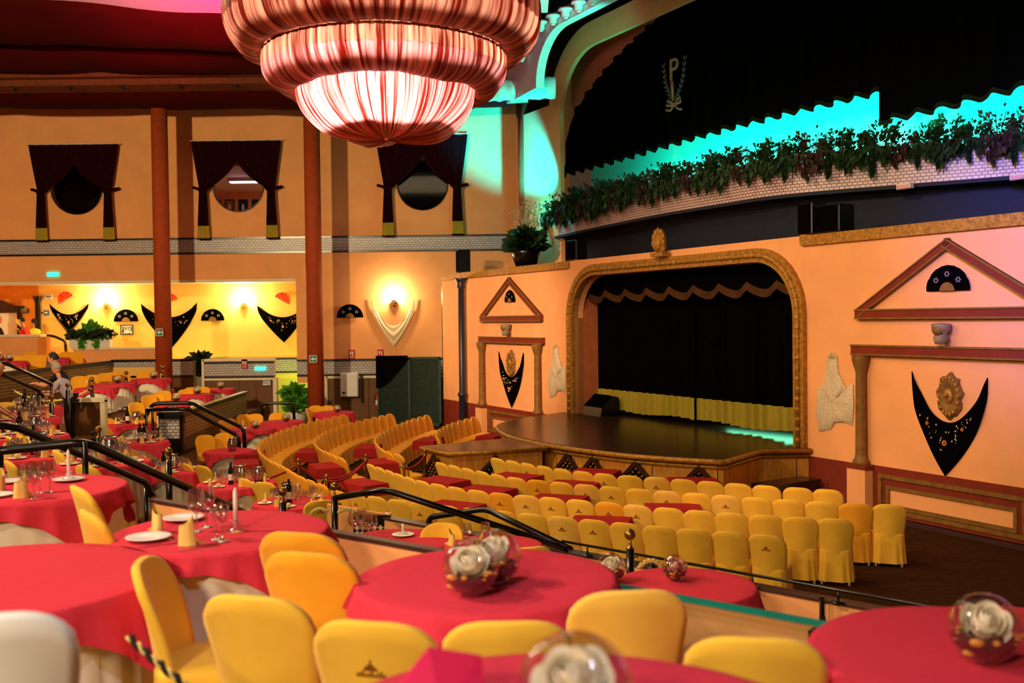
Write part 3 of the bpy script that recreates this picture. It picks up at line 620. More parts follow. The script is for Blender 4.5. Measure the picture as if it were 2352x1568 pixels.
# upper arch
a_in = rrect(.75, 15.62, 5.0, 11.12, 1.75); a_out = rrect(.1, 16.3, 5.0, 11.78, 2.3)
mb = MB(); mb.loft([[W(s, z, -1.95) for s, z in a_out], [W(s, z, -1.8) for s, z in a_out], [W(s, z, -1.8) for s, z in a_in], [W(s, z, -1.93) for s, z in a_in]], close=False); struct('trim_9', mb, peach)
c_in = rrect(-1.0, 17.35, 5.0, 9.4, 1.2); c_out = rrect(-6, 22, 5.0, 14, .5)
mb = MB(); mb.loft([[W(s, z, -3.2) for s, z in c_out], [W(s, z, -3.2) for s, z in c_in]], close=False); struct('wall_upper_arch', mb, peach)
mb = MB(); b_o = rrect(-6, 18.6, 5.0, 14, .5); mb.loft([[W(s, z, -1.97) for s, z in b_o], [W(s, z, -1.97) for s, z in a_out]], close=False); struct('arch_shade_sheet', mb, darkgap)  # black sheet stands in for the shade around the arch
mb = MB(); wbox(mb, 16.25, 18.35, 4.97, 9.9, -1.96, -1.82); struct('wall_upper_pier', mb, peach)
s_in = rrect(2.6, 13.72, 9.7, 11.07, 1.3); s_out = rrect(1.0, 15.4, 9.6, 11.45, 1.4)
mb = MB(); mb.loft([[W(s, z, -.15) for s, z in s_in], [W(s, z, .1) for s, z in s_in], [W(s, z, .1) for s, z in s_out], [W(s, z + .1, -.6) for s, z in s_out]], close=False); struct('trim_10', mb, tent_m)
midl = [V(((a[0] * .55 + b[0] * .45), (a[1] * .55 + b[1] * .45), 0)) for a, b in zip(s_in, s_out)]
lp = None
for p, d in resample(midl, .62, .5)[:-1]:
    if p.x < 3.4: continue
    t = thing('downlight', None, 'lamp', W(p.x, p.y, .1), SROT)
    MB().lathe([(.0, .05), (.19, .05), (.19, .0), (.1, -.02), (.1, -.14), (.07, -.16), (.0, -.16)], 14, (0, .16, 0)).build('cup', signwhite, t); MB().lathe([(0, -.16), (.06, -.16), (.06, -.2), (0, -.21)], 10, (0, .16, 0)).build('glass_tip', china, t)
    MB().box((-.03, -.02, -.02), (.03, .2, .04)).build('bracket', signwhite, t)
    reg(t, 'downl', '{} of the white cup downlights along the ceiling arch', 'lamp', 'cup downlights on the ceiling arch')
# upper curtains
def arch_z(s): # curtain top outline
    pts = [(8.2, 11.95), (11.5, 11.8), (12.2, 11.72), (13.4, 11.37), (14.2, 11.14), (15.0, 10.82), (15.9, 10.4), (16.83, 9.84), (17.2, 9.0), (17.5, 8.1)]
    s = 8.2 + abs(s - 8.2)
    for (a, x), (b, y) in zip(pts, pts[1:]):
        if s <= b: return x + (y - x) * (s - a) / (b - a)
    return 8.1
def ucurtain(s0, s1, z0, off, lab, nf):
    t = thing('upper_curtain', lab, 'curtain', W((s0 + s1) / 2, z0, off))
    f = lambda u: off + .055 * math.sin(2 * PI * nf * u) + .03 * math.sin(2 * PI * nf * 1.7 * u + 2)
    zb = lambda u: z0 + .05 * math.sin(2 * PI * nf * u) + .06 * math.sin(5 * u)
    drape(lambda u, v: W(s0 + (s1 - s0) * u, zb(u) + .14 + v * max(.02, arch_z(s0 + (s1 - s0) * u) - zb(u) - .14), f(u)), 'drape', blackcloth, t, int(nf * 10), 8)
    drape(lambda u, v: W(s0 + (s1 - s0) * u, zb(u) + .05 + v * .1, f(u) + .015), 'hem', fringe_h, t, int(nf * 10), 1)
ucurtain(4.85, 17.5, 8.0, -3.0, 'black upper stage curtain carrying the laurel emblem', 24)
ucurtain(-4, 4.85, 7.42, -2.9, 'black upper stage curtain hanging lower at the right edge', 16)
CYAN = (0, 255, 215)
mb_l = [(-1.5, 900), (2.2, 900), (5.5, 900), (8.5, 900), (11.5, 800), (14.2, 500)]
for s, pw in mb_l: lamp('cyan_footlight', 'AREA', W(s, 6.75, -3.9), pw * .22, CYAN, W(s, 8.4, -5.4), 2.8, .15)
for s in (3, 7, 11): lamp('cyan_row_light', 'AREA', W(s, 7.0, -2.1), 14, CYAN, W(s, 8.2, -3.0), 3.5, .1)
lamp('cyan_wash_left', 'SPOT', W(14.9, 6.9, -.9), 9000, (0, 200, 255), (.0, 33.9, 10.2), .1, spot=48, blend=.7)
lamp('cyan_wash_roll', 'SPOT', W(13.8, 7.0, -.9), 700, CYAN, (-.4, 28.2, 9.9), .1, spot=60, blend=.6)
lamp('cyan_wash_arch', 'SPOT', W(9.5, 7.2, -.7), 1500, CYAN, W(12.9, 10.9, .2), .15, spot=60, blend=.6)
lamp('cyan_wash_pier', 'POINT', W(16.5, 6.75, -1.25), 75, (0, 220, 240), size=.12)
# ---------------------------------------------------------------- ceiling
def swag(name, pts, x0, x1, sc_amp, nsc, m, kind='structure', ph=0, tilt=0, tilt2=None):      # profile (y,z) swept along x with scalloped sag
    pr = spline([(0, y, z) for y, z in pts], 5); n = len(pr)
    def f(u, v):
        i = min(n - 1, int(round(v * (n - 1)))); p = pr[i]; x = x0 + (x1 - x0) * u
        k = math.sin(PI * v); return (x, p.y, p.z - k * sc_amp * (abs(math.sin(PI * nsc * u + ph)) ** .8) + .04 * noise.noise(V((x * .7, v * 2, ph))) + (tilt + ((tilt if tilt2 is None else tilt2) - tilt) * v) * max(-8, min(6.6, x + 13)))
    mb = MB(); mb.grid(f, 120, n - 1); o = mb.build(name, m); return tag(o, kind=kind)
swag('ceiling_swag_rear', [(33.9, 10.85), (32.6, 10.5), (31.4, 10.42), (30.9, 10.65), (30.85, 10.8)], -20, .1, .06, 5, red_ceiling, ph=.3, tilt=-.015)
mb = MB(); mb.box((-20, 29.9, 10.62), (.2, 30.85, 10.86)); mb.box((-20, 29.6, 10.8), (.2, 29.95, 11.3)); struct('ceiling_beam', mb, beam_m)
swag('ceiling_swag_middle', [(30, 11.05), (29.2, 10.9), (28.5, 10.95), (28.0, 11.3), (27.9, 11.75)], -20, .8, .12, 4.5, red_ceiling, ph=.9, tilt=-.02)
swag('ceiling_swag_front', [(27.9, 11.6), (27.1, 11.08), (26.3, 11.12), (25.6, 11.5), (25.3, 11.8)], -20, .6, .05, 2.5, red_ceiling, tilt=-.03, tilt2=-.085)
mb = MB(); mb.grid(lambda u, v: (-21 + 22.0 * u, 25.35 - 30 * v, 11.78 - .085 * max(-8, min(6.6, -21 + 22.0 * u + 13)) + 1.9 * math.sin(PI * min(1, v * 1.2) * .5) + .1 * noise.noise(V((u * 8, v * 8, 3)))), 60, 60); struct('ceiling', mb, tent_m)
mb = MB(); rr = lambda v: .3 + .03 * noise.noise(V((v * 30, 0, 0)))
mb.grid(lambda u, v: (-2.2 + 3.5 * v, 28.1 + rr(v) * math.cos(2 * PI * u) * (1 + .05 * math.sin(v * 60)), 9.85 + .12 * v + rr(v) * math.sin(2 * PI * u) * (1 + .05 * math.sin(v * 60 + u * 8))), 20, 50)
mb.lathe([(0, 0), (.3, 0)], 10, (1.3, 28.1, 9.9)) if 0 else None
struct('ceiling_fabric_roll', mb, tent_m)
mb = MB(); mb.box((-24, -4, 13.9), (14, 40, 14.0)); struct('ceiling_roof', mb, darkgap)
mb = MB(); mb.box((-20.2, 8, 0), (-20, 37.2, 12)); struct('wall_left', mb, peach)
mb = MB(); mb.box((-17.35, 29.0, 10.2), (-17.05, 31.5, 10.9)); struct('trim_11', mb, beam_m)
for x in (-16.6, -14.9, -13.2, -11.6, -9.9, -8.2):
    t = thing('beam_hook', None, 'hook', (x, 30.1, 10.72)); MB().lathe([(0, 0), (.18, 0), (.2, -.08), (.1, -.12), (0, -.13)], 10).build('plate', black_m, t)
    MB().tube([(0, 0, -.1), (.05, 0, -.2), (.12, 0, -.18)], .025, 6).build('hook_end', black_m, t)
    reg(t, 'hooks', '{} of the dark iron hooks under the ceiling beam', 'hook', 'hooks under the ceiling beam')
# ================================================================ CHAIRS
def back_pt(u, v, t=0.):     # cover of the backrest: u across -1..1, v up 0..1, t thickness
    z = .40 + v * (.475 - .085 * abs(u) ** 3.4 * v); wdt = .195 + .045 * v ** .8 - .02 * v ** 8 * abs(u) ** 3
    x = u * wdt; y = -.20 - .09 * v + .085 * u * u * (1 - .25 * v) + .01 * math.sin(PI * v)
    return V((x, y - t, z))
def make_chair(m, logo, name='dining_chair'):
    t = thing(name, None, 'chair')
    mb = MB(); NU, NV = 14, 8; f = lambda i, j, th: back_pt(-1 + 2 * i / NU, j / NV, th)
    ring = []
    for j in range(NV + 1): ring.append([f(i, j, 0) for i in range(NU + 1)] + [f(i, j, .042) for i in range(NU, -1, -1)])
    topr = [f(i, NV, .008) + V((0, 0, .012)) for i in range(NU + 1)] + [f(i, NV, .034) + V((0, 0, .012)) for i in range(NU, -1, -1)]
    mb.loft(ring + [topr], smooth=True)
    n = NU + 1; k = (NV + 1) * 2 * n
    for i in range(NU): mb.f.append([k + i, k + i + 1, k + 2 * n - 2 - i, k + 2 * n - 1 - i]); mb.sm.append(True)
    bk = mb.build('backrest', m, t)
    def seat_ring(s, z, pl=0., dz=0.):
        o = []; N = 60
        for q in range(N):
            a = 2 * PI * q / N; c, s_ = math.cos(a), math.sin(a)
            rx = .215 * s; ry = .22 * s; e = .55
            x = rx * math.copysign(abs(c) ** e, c); y = ry * math.copysign(abs(s_) ** e, s_) - .02
            k_ = 1 + pl * (math.sin(a * 13 + 1.2) * .7 + .3 * math.sin(a * 22))
            o.append((x * k_, y * k_, z))
        return o
    mb = MB(); mb.loft([seat_ring(.02, .468), seat_ring(.6, .466), seat_ring(.95, .46), seat_ring(1.0, .445), seat_ring(1.0, .415)], smooth=True); mb.build('seat', m, t)
    mb = MB(); mb.loft([seat_ring(1.0, .43), seat_ring(1.02, .33, .015), seat_ring(1.06, .18, .05), seat_ring(1.1, .05, .075)], smooth=True); mb.build('skirt', m, t)
    for x in (-.17, .17):
        for y in (-.19, .15): MB().lathe([(0, 0), (.02, 0), (.018, .1), (0, .1)], 8, (x, y, 0)).build('foot', whiteplastic, t)
    if logo:
        mb = MB(); P = lambda x, z: back_pt(x / .235, (z - .40) / .475, .0425)
        for k in range(10): x = -.052 + .0115 * k; h = .012 + .005 * ((k * 7) % 3); mb.prism([P(x - .0045, 0.690), P(x + .0045, 0.690), P(x + .0035, 0.690 + h), P(x - .0035, 0.690 + h)], (0, -.002, 0))
        for a, b, c in ((-.03, .03, 0.713), (-.024, .024, 0.721), (-.014, .014, 0.729)): mb.prism([P(a, c), P(b, c), P(b * .8, c + .007), P(a * .8, c + .007)], (0, -.002, 0))
        mb.prism([P(-.003, .735), P(.005, .735), P(.006, .755), P(.001, .755)], (0, -.002, 0))
        mb.build('logo', logo_m, bk)
    return Proto(t)
CH = {('y', 0): make_chair(chair_y, False), ('y', 1): make_chair(chair_y, True), ('o', 0): make_chair(chair_o, False), ('o', 1): make_chair(chair_o, True), ('p', 1): make_chair(chair_p, True), ('p', 0): make_chair(chair_p, False)}
def chair(x, y, z, d, key, fmt, col='y', logo=0, group=None):
    o = CH[(col, logo)].put((x, y, z), facing(d)); return reg(o, key, fmt, 'chair', group)
STC = V((3.2, 22.0, 0))
def row(name, left, right, lw, rw, flags):
    n = 0
    if left:
        path = spline([(x, y, 0) for x, y in left], 8)
        for p, d in resample(path, .475):
            nn = V((-d.y, d.x, 0)); nn = nn if nn.dot(STC - p) > 0 else -nn
            chair(p.x + nn.x * .29, p.y + nn.y * .29, 0, nn, name + 'L', 'orange yellow covered chair, {} in the curved left part of ' + lw, 'o', 0, 'curved left rows')
    path = spline([(x, y, 0) for x, y in right], 6); Lr = sum((b - a).length for a, b in zip(path, path[1:])); stp = (Lr - .001) / round(Lr / .452)
    for k, (p, d) in enumerate(resample(path, stp)):
        nn = V((-d.y, d.x, 0)); nn = nn if nn.dot(STC - p) > 0 else -nn
        r = random.Random(k * 31 + len(name) * 7 + ord(name[-1])); g = flags[k] if k < len(flags) else 'y'
        rot = V((nn.x + r.uniform(-.06, .06), nn.y, 0))
        col = {'l': 'y', 'p': 'p', 'o': 'o', 'y': 'y', 'q': 'o'}[g]
        chair(p.x + nn.x * .29, p.y + nn.y * .29, 0, rot, name, 'yellow covered chair, {} in ' + rw, col, 1 if g in 'lpq' else 0, 'stalls rows')
row('rowA', [(-4.75, 27.7), (-5.2, 26.2), (-5.5, 24.8), (-5.6, 23.3), (-5.52, 21.7), (-5.2, 20.3), (-4.67, 18.95), (-4.15, 17.95), (-3.6, 16.8), (-3.05, 15.9)],
    [(-2.72, 15.37), (-2.08, 14.77), (-1.4, 14.25), (-.58, 13.76), (.25, 13.3), (1.02, 12.87), (1.81, 12.42), (2.6, 12.05), (3.02, 11.84)], 'the outermost stalls row', 'the stalls row nearest the camera', 'ylyylyyyyplyyyyl')
row('rowB', [(-3.47, 27.8), (-3.85, 26.6), (-4.2, 25.4), (-4.42, 23.8), (-4.38, 22.0), (-4.1, 20.8), (-3.64, 19.7), (-3.17, 18.8)],
    [(-2.61, 18.1), (-2.19, 17.35), (-1.6, 16.3), (-.93, 15.53), (-.25, 14.96), (.49, 14.54), (1.33, 14.08), (2.13, 13.6), (2.91, 13.2), (3.71, 12.88), (4.14, 12.75)], 'the second stalls row', 'the second stalls row from the camera', 'yyyyyyyyyqpllqpyyyyyyyo')
row('rowC', [(-2.39, 27.3), (-2.68, 26.2), (-2.9, 24.9), (-3.04, 23.6), (-3.06, 22.1), (-2.85, 20.9), (-2.56, 19.95), (-2.25, 19.4)],
    [(-1.34, 18.2), (-.63, 17.2), (.01, 16.4), (.72, 15.88), (1.54, 15.35), (2.34, 14.92), (3.14, 14.5), (3.89, 14.12), (4.68, 13.8), (5.18, 13.66)], 'the third stalls row', 'the third stalls row from the camera', 'yyyyyyqyplypypyyyoy')
row('rowD', [(-1.07, 26.6), (-1.35, 25.8), (-1.6, 24.9), (-1.74, 23.8), (-1.76, 22.9), (-1.68, 22.0)],
    [(-.32, 18.7), (.21, 18.02), (.86, 17.25), (1.63, 16.6), (2.37, 16.22), (3.13, 15.75), (3.91, 15.3), (4.72, 14.9)], 'the innermost row', 'the stalls row nearest the stage', 'yyllyylypyyyyy')
# two stray chairs outside the rows
# small cloth-covered tables between the rows
def make_small():
    t = thing('small_table', None, 'table'); w_, d_ = .40, .24
    for x in (-.28, .28): MB().box((x - .02, -.02, 0), (x + .02, .02, .68)).box((x - .025, -.18, 0), (x + .025, .18, .03)).build('leg', black_m, t)
    MB().box((-w_ + .02, -d_ + .02, .68), (w_ - .02, d_ - .02, .71)).build('tabletop', wood_d, t)
    def ring(k, z): a, b = w_ + k, d_ + k; return [(-a, -b, z), (a, -b, z), (a, b, z), (-a, b, z)]
    mb = MB(); mb.loft([ring(.03, .52), ring(.022, .6), ring(.008, .712), ring(0, .72)]); k = len(mb.v); mb.f.append([k - 4, k - 3, k - 2, k - 1]); mb.sm.append(False)
    mb.build('red_cover', mat('brick_red_table_cover', (158, 34, 34), .85, spec=.1, var=.06, vscale=12), t); return Proto(t)
SM = make_small()
rows_all = {'A': [(-5.5, 24.8), (-5.52, 21.7), (-4.67, 18.95), (-3.6, 16.8), (-2.08, 14.77), (-.58, 13.76), (1.02, 12.87), (2.6, 12.05)]}
def small(px, py, lab, dx=0, dy=0, near=None):
    p = atz(px, py, .72); x, y = p.x + dx, p.y + dy; d = (STC - V((x, y, 0))); o = SM.put((x, y, 0), facing(d)); o['label'] = 'small table under a brick red cloth ' + lab; o['group'] = 'small red tables in the stalls'; o['category'] = 'table'
for px, py, lab in [(1045, 1157, 'behind the nearest stalls row above the handrail'), (1380, 1192, 'behind the nearest stalls row, right of its middle'), (915, 1199, 'outside the nearest row, beside the tiled pier'),
    (1122, 1121, 'between second and third rows, on the left'), (1285, 1141, 'between second and third rows, in the middle'), (1545, 1162, 'between second and third rows, on the right'), (1020, 1100, 'beside the rope aisle below the catwalk corner'),
    (1186, 1091, 'between third and fourth rows, left one'), (1320, 1108, 'between third and fourth rows, right one'), (1370, 1080, 'at the stage front by the first grille'), (1590, 1100, 'at the stage front by the right grille'),
    (747, 1068, 'behind the outermost curved row, left of the rope'), (875, 1058, 'between second and third curved rows'), (835, 1106, 'on the aisle just below the red rope'), (575, 1038, 'outside the outermost curved row, farther'), (566, 1060, 'outside the outermost curved row, nearer'),
    (710, 1034, 'inside the outermost curved row'), (846, 1024, 'inside the second curved row'), (1132, 998, 'beside the round end of the stage'), (984, 1008, 'inside the third curved row beside the catwalk')]:
    small(px, py, lab)
# ================================================================ ROUND TABLES
def cloth_mesh(r, a, nf, seed, zmax, name, m):
    rnd = random.Random(seed); ph = [rnd.uniform(0, 6.28) for _ in range(4)]; N = 96; rings = []
    def hang(th): return min(a / max(abs(math.cos(th)), abs(math.sin(th)), .0001), a * 1.36) - r if zmax is None else zmax
    rings.append([(0, 0, 0)] * N)
    for k in (.4, .8, .985): rings.append([(r * k * math.cos(2 * PI * q / N), r * k * math.sin(2 * PI * q / N), 0) for q in range(N)])
    for t in (.04, .2, .4, .6, .8, 1.0):
        ring = []
        for q in range(N):
            th = 2 * PI * q / N; h = hang(th)
            fold = math.sin(nf * th + ph[0] + .8 * math.sin(3 * th + ph[1])) + .4 * math.sin(nf * 1.7 * th + ph[2])
            cr = abs(math.sin(2 * th)) ** 6; rr = (r + .012 + min(t, .95) * (h * (.06 + .2 * cr) + .026 + .024 * fold)) if zmax is None else (r - .03 + t * h * (.02 + .03 * fold)); ring.append((rr * math.cos(th), rr * math.sin(th), -h * t - (.004 if t > .04 else 0)))
        rings.append(ring)
    mb = MB(); mb.loft(rings, smooth=True); return mb.mesh(name, m)
CLOTH = {}
def get_cloth(r, kind):
    k = (r, kind)
    if k not in CLOTH:
        if kind == 'w': CLOTH[k] = cloth_mesh(r - .006, 0, 26, 3, .62, 'undercloth', whitecloth)
        else: CLOTH[k] = cloth_mesh(r, r * 1.17, 22, int(r * 100), None, 'tablecloth', redcloth)
    return CLOTH[k]
TB = {}
TABLES = {}
def table(x, y, zf, r, desc, rot=0., white=True):
    if r not in TB:
        t = thing('round_table', None, 'table'); MB().lathe([(0, .71), (r - .03, .71), (r - .015, .72), (r - .015, .735), (0, .737)], 40).build('tabletop', wood_m, t)
        for k in range(4): a = PI / 4 + k * PI / 2; MB().tube([(r * .55 * math.cos(a), r * .55 * math.sin(a), .71), (r * .68 * math.cos(a), r * .68 * math.sin(a), 0)], .018, 8).build('leg', black_m, t)
        TB[r] = Proto(t)
    t = TB[r].put((x, y, zf), rot); t['label'] = 'round banquet table hidden under the cloths, ' + desc; t['group'] = 'round banquet tables'
    for kind, nm, lab in ([('w', 'undercloth', 'white pleated undercloth on the round table ')] if white else []) + [('r', 'tablecloth', 'red square tablecloth on the round table ')]:
        o = bpy.data.objects.new(nm, get_cloth(r, kind)); COL.objects.link(o); o.location = (x, y, zf + (.745 if kind == 'w' else .75)); o.rotation_euler = (0, 0, rot)
        tag(o, lab + desc, 'tablecloth', 'white undercloths' if kind == 'w' else 'red tablecloths')
    TABLES[desc] = (x, y, zf + .7515, r); return (x, y, zf + .7515, r, desc)
# ---------------------------------------------------------------- tableware prototypes
def one(name, mb, m): o = mb.build(name, m); return Proto(o)
GL = []
for i, (bw, h) in enumerate(((.040, .205), (.033, .18), (.046, .215))):
    GL.append(one('wine_glass', MB().lathe([(.0, .004), (.034, .003), (.034, .001), (.012, .006), (.005, .012), (.0045, .085), (.012, .095), (bw * .8, .12), (bw, .145), (bw * .98, .165), (bw * .8, h)], 14), wineglass_m))
def mk(name, parts):
    t = thing(name, None, 'x')
    obs = []
    for q in parts: obs.append(q[1].build(q[0], q[2], obs[q[3]] if len(q) > 3 else t))
    return Proto(t)
plate_prof = [(0, .004), (.06, .004), (.075, .008), (.105, .016), (.107, .018), (.104, .019), (.075, .012), (0, .008)]
PLATE = one('side_plate', MB().lathe(plate_prof, 24), china)
BREAD = one('bread_roll', MB().sphere((0, 0, .028), .028, 14, 9, (1.75, 1.1, 1)), bread_m)
def napkin_mb():
    mb = MB()
    def f(u, v):
        a = 2 * PI * u; r = .047 * (1 - .18 * v) * (1 + .1 * math.sin(2 * a) + .04 * math.sin(5 * a)); k = .5 + .5 * math.cos(a - .6); hz = .105 + .055 * k ** 3
        return (r * math.cos(a) * (1 - .25 * v * k), r * .62 * math.sin(a), hz * v)
    mb.grid(f, 28, 7, closeu=True); mb.add([(.01, .02, .0), (.085, .05, .003), (.05, -.01, .04)], [(0, 1, 2), (2, 1, 0)]); return mb
NAP = one('folded_napkin', napkin_mb(), napkin_m)
BOT = mk('wine_bottle', [('bottle', MB().lathe([(0, 0), (.037, 0), (.037, .2), (.034, .225), (.016, .25), (.0145, .3), (.0165, .302), (.0165, .312), (0, .313)], 16), bottle_m), ('bottle_label', MB().lathe([(.0378, .06), (.0378, .15)], 16), label_m, 0), ('capsule', MB().lathe([(.0152, .255), (.0152, .29), (.0172, .3), (.0172, .315), (0, .316)], 12), black_m, 0)])
CARAFE = mk('oil_carafe', [('glass_body', MB().lathe([(0, .002), (.035, .002), (.038, .1), (.034, .15), (.014, .19), (.014, .225)], 14), wineglass_m), ('oil', MB().lathe([(0, .005), (.033, .005), (.035, .11), (0, .112)], 14), mat('olive_oil', (190, 160, 60), .1, spec=.5)), ('stopper', MB().sphere((0, 0, .235), .014, 8, 6), steel)])
BUCK = mk('ice_bucket', [('bucket', MB().lathe([(0, .0), (.05, .0), (.075, .05), (.085, .12), (.075, .18), (.062, .21), (.066, .225), (.075, .232)], 24), steel), ('rim', MB().lathe([(.07, .226), (.08, .23), (.078, .238), (.068, .234)], 24), chrome, 0)])
CANDLE = mk('candlestick', [('holder', MB().lathe([(0, .0), (.045, .0), (.046, .008), (.03, .016), (.02, .035), (.03, .045), (.03, .055), (.014, .06), (.014, .05)], 18), bowl_m), ('candle', MB().lathe([(0, .02), (.012, .02), (.0115, .2), (.004, .215), (0, .222)], 12), wax), ('wick', MB().tube([(0, 0, .22), (.001, 0, .23)], .001, 5), black_m, 1)])
STUB = mk('candlestick', [('holder', MB().lathe([(0, .0), (.045, .0), (.046, .008), (.03, .016), (.02, .035), (.026, .045), (.026, .055), (.014, .06)], 18), bowl_m), ('candle', MB().lathe([(0, .02), (.013, .02), (.0125, .105), (0, .11)], 12), wax)])
def cut(kind):
    if kind == 'knife': return MB().prism([(-.1, -.006, 0), (.01, -.007, 0), (.1, -.009, 0), (.115, .002, 0), (.1, .009, 0), (.01, .006, 0), (-.1, .006, 0)], (0, 0, .003))
    mb = MB().prism([(-.1, -.006, 0), (.04, -.004, 0), (.04, .004, 0), (-.1, .006, 0)], (0, 0, .003)).prism([(.04, -.004, 0), (.055, -.012, 0), (.065, -.012, 0), (.065, .012, 0), (.055, .012, 0), (.04, .004, 0)], (0, 0, .003))
    for y in (-.01, -.0035, .003, .0095): mb.box((.065, y - .0012, 0), (.1, y + .0012, .003))
    return mb
KNIFE = one('table_knife', cut('knife'), chrome); FORK = one('table_fork', cut('fork'), chrome)
def rose(r, seed):      # petals are curved shells wrapped round one another
    rnd = random.Random(seed); ps = []
    for n, rr, opening in ((2, .24, .3), (3, .44, .55), (4, .66, .8), (5, .88, 1.05), (6, 1.06, 1.3)):
        for q in range(n):
            a0 = 2 * PI * (q + rnd.random() * .4) / n + rr * 3; hw = 1.25 * PI / n; op = opening + rnd.uniform(-.08, .08)
            def f(u, v):
                w_ = (u - .5) * 2; a = a0 + w_ * hw; e = op + .35 * abs(w_) ** 2.5; th = 2.5 + (e - 2.5) * v; q_ = r * rr * (1 + .3 * v ** 5 * (1 - .5 * w_ * w_) - .05 * w_ * w_ + .05 * noise.noise(V((a * 2.5, v * 2, rr * 9 + q))))
                return V((q_ * math.sin(th) * math.cos(a), q_ * math.sin(th) * math.sin(a), r * (.25 + .75 * rr) * math.cos(th) + r * (1 - rr) * .75 + .002 * math.sin(7 * u + q)))
            mb = MB(); mb.grid(f, 8, 6); ps.append(mb)
    return ps
def globe(m_rose, seed):
    t = thing('flower_globe', None, 'globe'); R = .105; rnd = random.Random(seed)
    tl = Matrix.Rotation(.9, 3, 'X')      # the mouth leans towards local -Y
    mb = MB()
    def g(u, v): th = PI - (PI - .62) * v; p = V((R * math.sin(th) * math.cos(2 * PI * u), R * math.sin(th) * math.sin(2 * PI * u), R * math.cos(th))); return tl @ p + V((0, 0, R))
    mb.grid(g, 28, 16, closeu=True); mb.build('glass_bowl', bowl_m, t)
    mb = MB(); rm = R * math.sin(.62); mb.tube([tl @ V((rm * math.cos(a * PI / 14), rm * math.sin(a * PI / 14), R * math.cos(.62))) + V((0, 0, R)) for a in range(29)], .0035, 6, caps=False); mb.build('rim', bowl_m, t)
    mb = MB()
    def b(u, v): th = PI - PI * .45 * v; k = .95 if v < .98 else .2; p = V((R * k * math.sin(th) * math.cos(2 * PI * u), R * k * math.sin(th) * math.sin(2 * PI * u), R * .95 * math.cos(th))); return p + V((0, 0, R + .006 * noise.noise(p * 60)))
    mb.grid(b, 20, 10, closeu=True); mb.build('potpourri', potp, t)
    mb = MB()
    for k in range(20):
        a, th = rnd.uniform(0, 6.28), rnd.uniform(1.6, 2.5); p = V((R * .93 * math.sin(th) * math.cos(a), R * .93 * math.sin(th) * math.sin(a), R + R * .93 * math.cos(th))); mb.sphere(p, rnd.uniform(.004, .016), 7, 5, (rnd.uniform(.8, 2), .8, rnd.uniform(.4, .9)))
    tag(mb.build('wood_shavings', potp_g, t), kind='stuff')
    tl2 = Matrix.Rotation(.75, 3, 'X')
    for p in rose(.058, seed):
        p.v = [tl2 @ q + V((0, -.008, R + .016)) for q in p.v]; p.build('petal', m_rose, t)
    return Proto(t)
GLOBE = globe(rose_m, 5); GLOBEP = globe(rose_p, 6)
def put(pr, T, dx, dy, what, cat, rz=0., dz=0., scale=None, grp=None):
    x, y, z, r, desc = T; o = pr.put((x + dx, y + dy, z + dz), rz, scale)
    reg(o, (what, desc), '{} ' + what + ' on table ' + desc, cat, grp or (what + 's on the tables')); return o
def at_table(pr, T, px, py, what, cat, rz=0., dz=0., scale=None):
    p = atz(px, py, T[2]); return put(pr, T, p.x - T[0], p.y - T[1], what, cat, rz, dz, scale)
def setting(T, n=4, a0=.4, bottle=1, bucket=1, candle=1, carafe=1, gl=3, seed=1):
    x, y, z, r, desc = T; rnd = random.Random(seed)
    for k in range(n):
        a = a0 + 2 * PI * k / n; c, s = math.cos(a), math.sin(a)
        put(NAP, T, c * r * .72 + rnd.uniform(-.02, .02), s * r * .72, 'yellow folded napkin', 'napkin', a + 1.5 + rnd.uniform(-.5, .5))
        pa = a + .42; put(PLATE, T, math.cos(pa) * r * .74, math.sin(pa) * r * .74, 'white side plate', 'plate')
        put(BREAD, T, math.cos(pa) * r * .74, math.sin(pa) * r * .74, 'bread roll', 'bread', a, .009)
        for q in range(gl):
            ga = a - .3 + .16 * q; put(GL[q % 3], T, math.cos(ga) * r * (.46 + .1 * (q % 2)) + rnd.uniform(-.01, .01), math.sin(ga) * r * (.46 + .1 * (q % 2)), 'stemmed wine glass', 'glass')
    pos = [(0, .02), (.12, -.06), (-.13, .06), (.02, .16), (-.05, -.15)]
    rnd.shuffle(pos); i = 0
    for cnt, pr, what, cat in ((bottle, BOT, 'dark wine bottle with white label', 'bottle'), (bucket, BUCK, 'steel ice bucket', 'bucket'), (candle, CANDLE, 'white candle in a glass holder', 'candle'), (carafe, CARAFE, 'glass oil carafe', 'carafe')):
        for _ in range(cnt): put(pr, T, pos[i % 5][0], pos[i % 5][1], what, cat, scale=1.18); i += 1
# ---------------------------------------------------------------- camera terrace and upper terrace
T0 = table(.1, 1.95, 1.9, .57, 'at the bottom edge', .5)
put(GLOBE, T0, .115 - .1, 1.93 - 1.95, 'glass globe holding a pale rose', 'globe', -.5, scale=1.12)
nap = thing('folded_napkin', 'crimson folded napkin standing beside the globe at the bottom edge', 'napkin', (-.19, 2.16, 2.652), .2)
MB().add([(-.11, -.03, 0), (.02, -.05, 0), (.0, .0, .135), (-.06, .03, .0), (-.1, .0, .02)], [(0, 1, 2), (0, 2, 4), (4, 2, 3), (1, 3, 2)]).build('left_fold', rednap, nap)
MB().add([(.02, -.05, 0), (.125, -.01, .0), (.12, .02, .1), (.0, .0, .135), (.05, .06, 0)], [(0, 1, 2, 3), (1, 4, 2), (2, 4, 3)]).build('right_fold', rednap, nap)
put(PLATE, T0, -.31, .06, 'white side plate', 'plate')
T1 = table(-.13, 4.42, 1.6, .57, 'in the middle foreground', .3)
at_table(GLOBE, T1, 1082, 1366, 'glass globe holding an ivory rose', 'globe', -.3); at_table(GLOBE, T1, 1136, 1338, 'glass globe holding an ivory rose', 'globe', -.75)
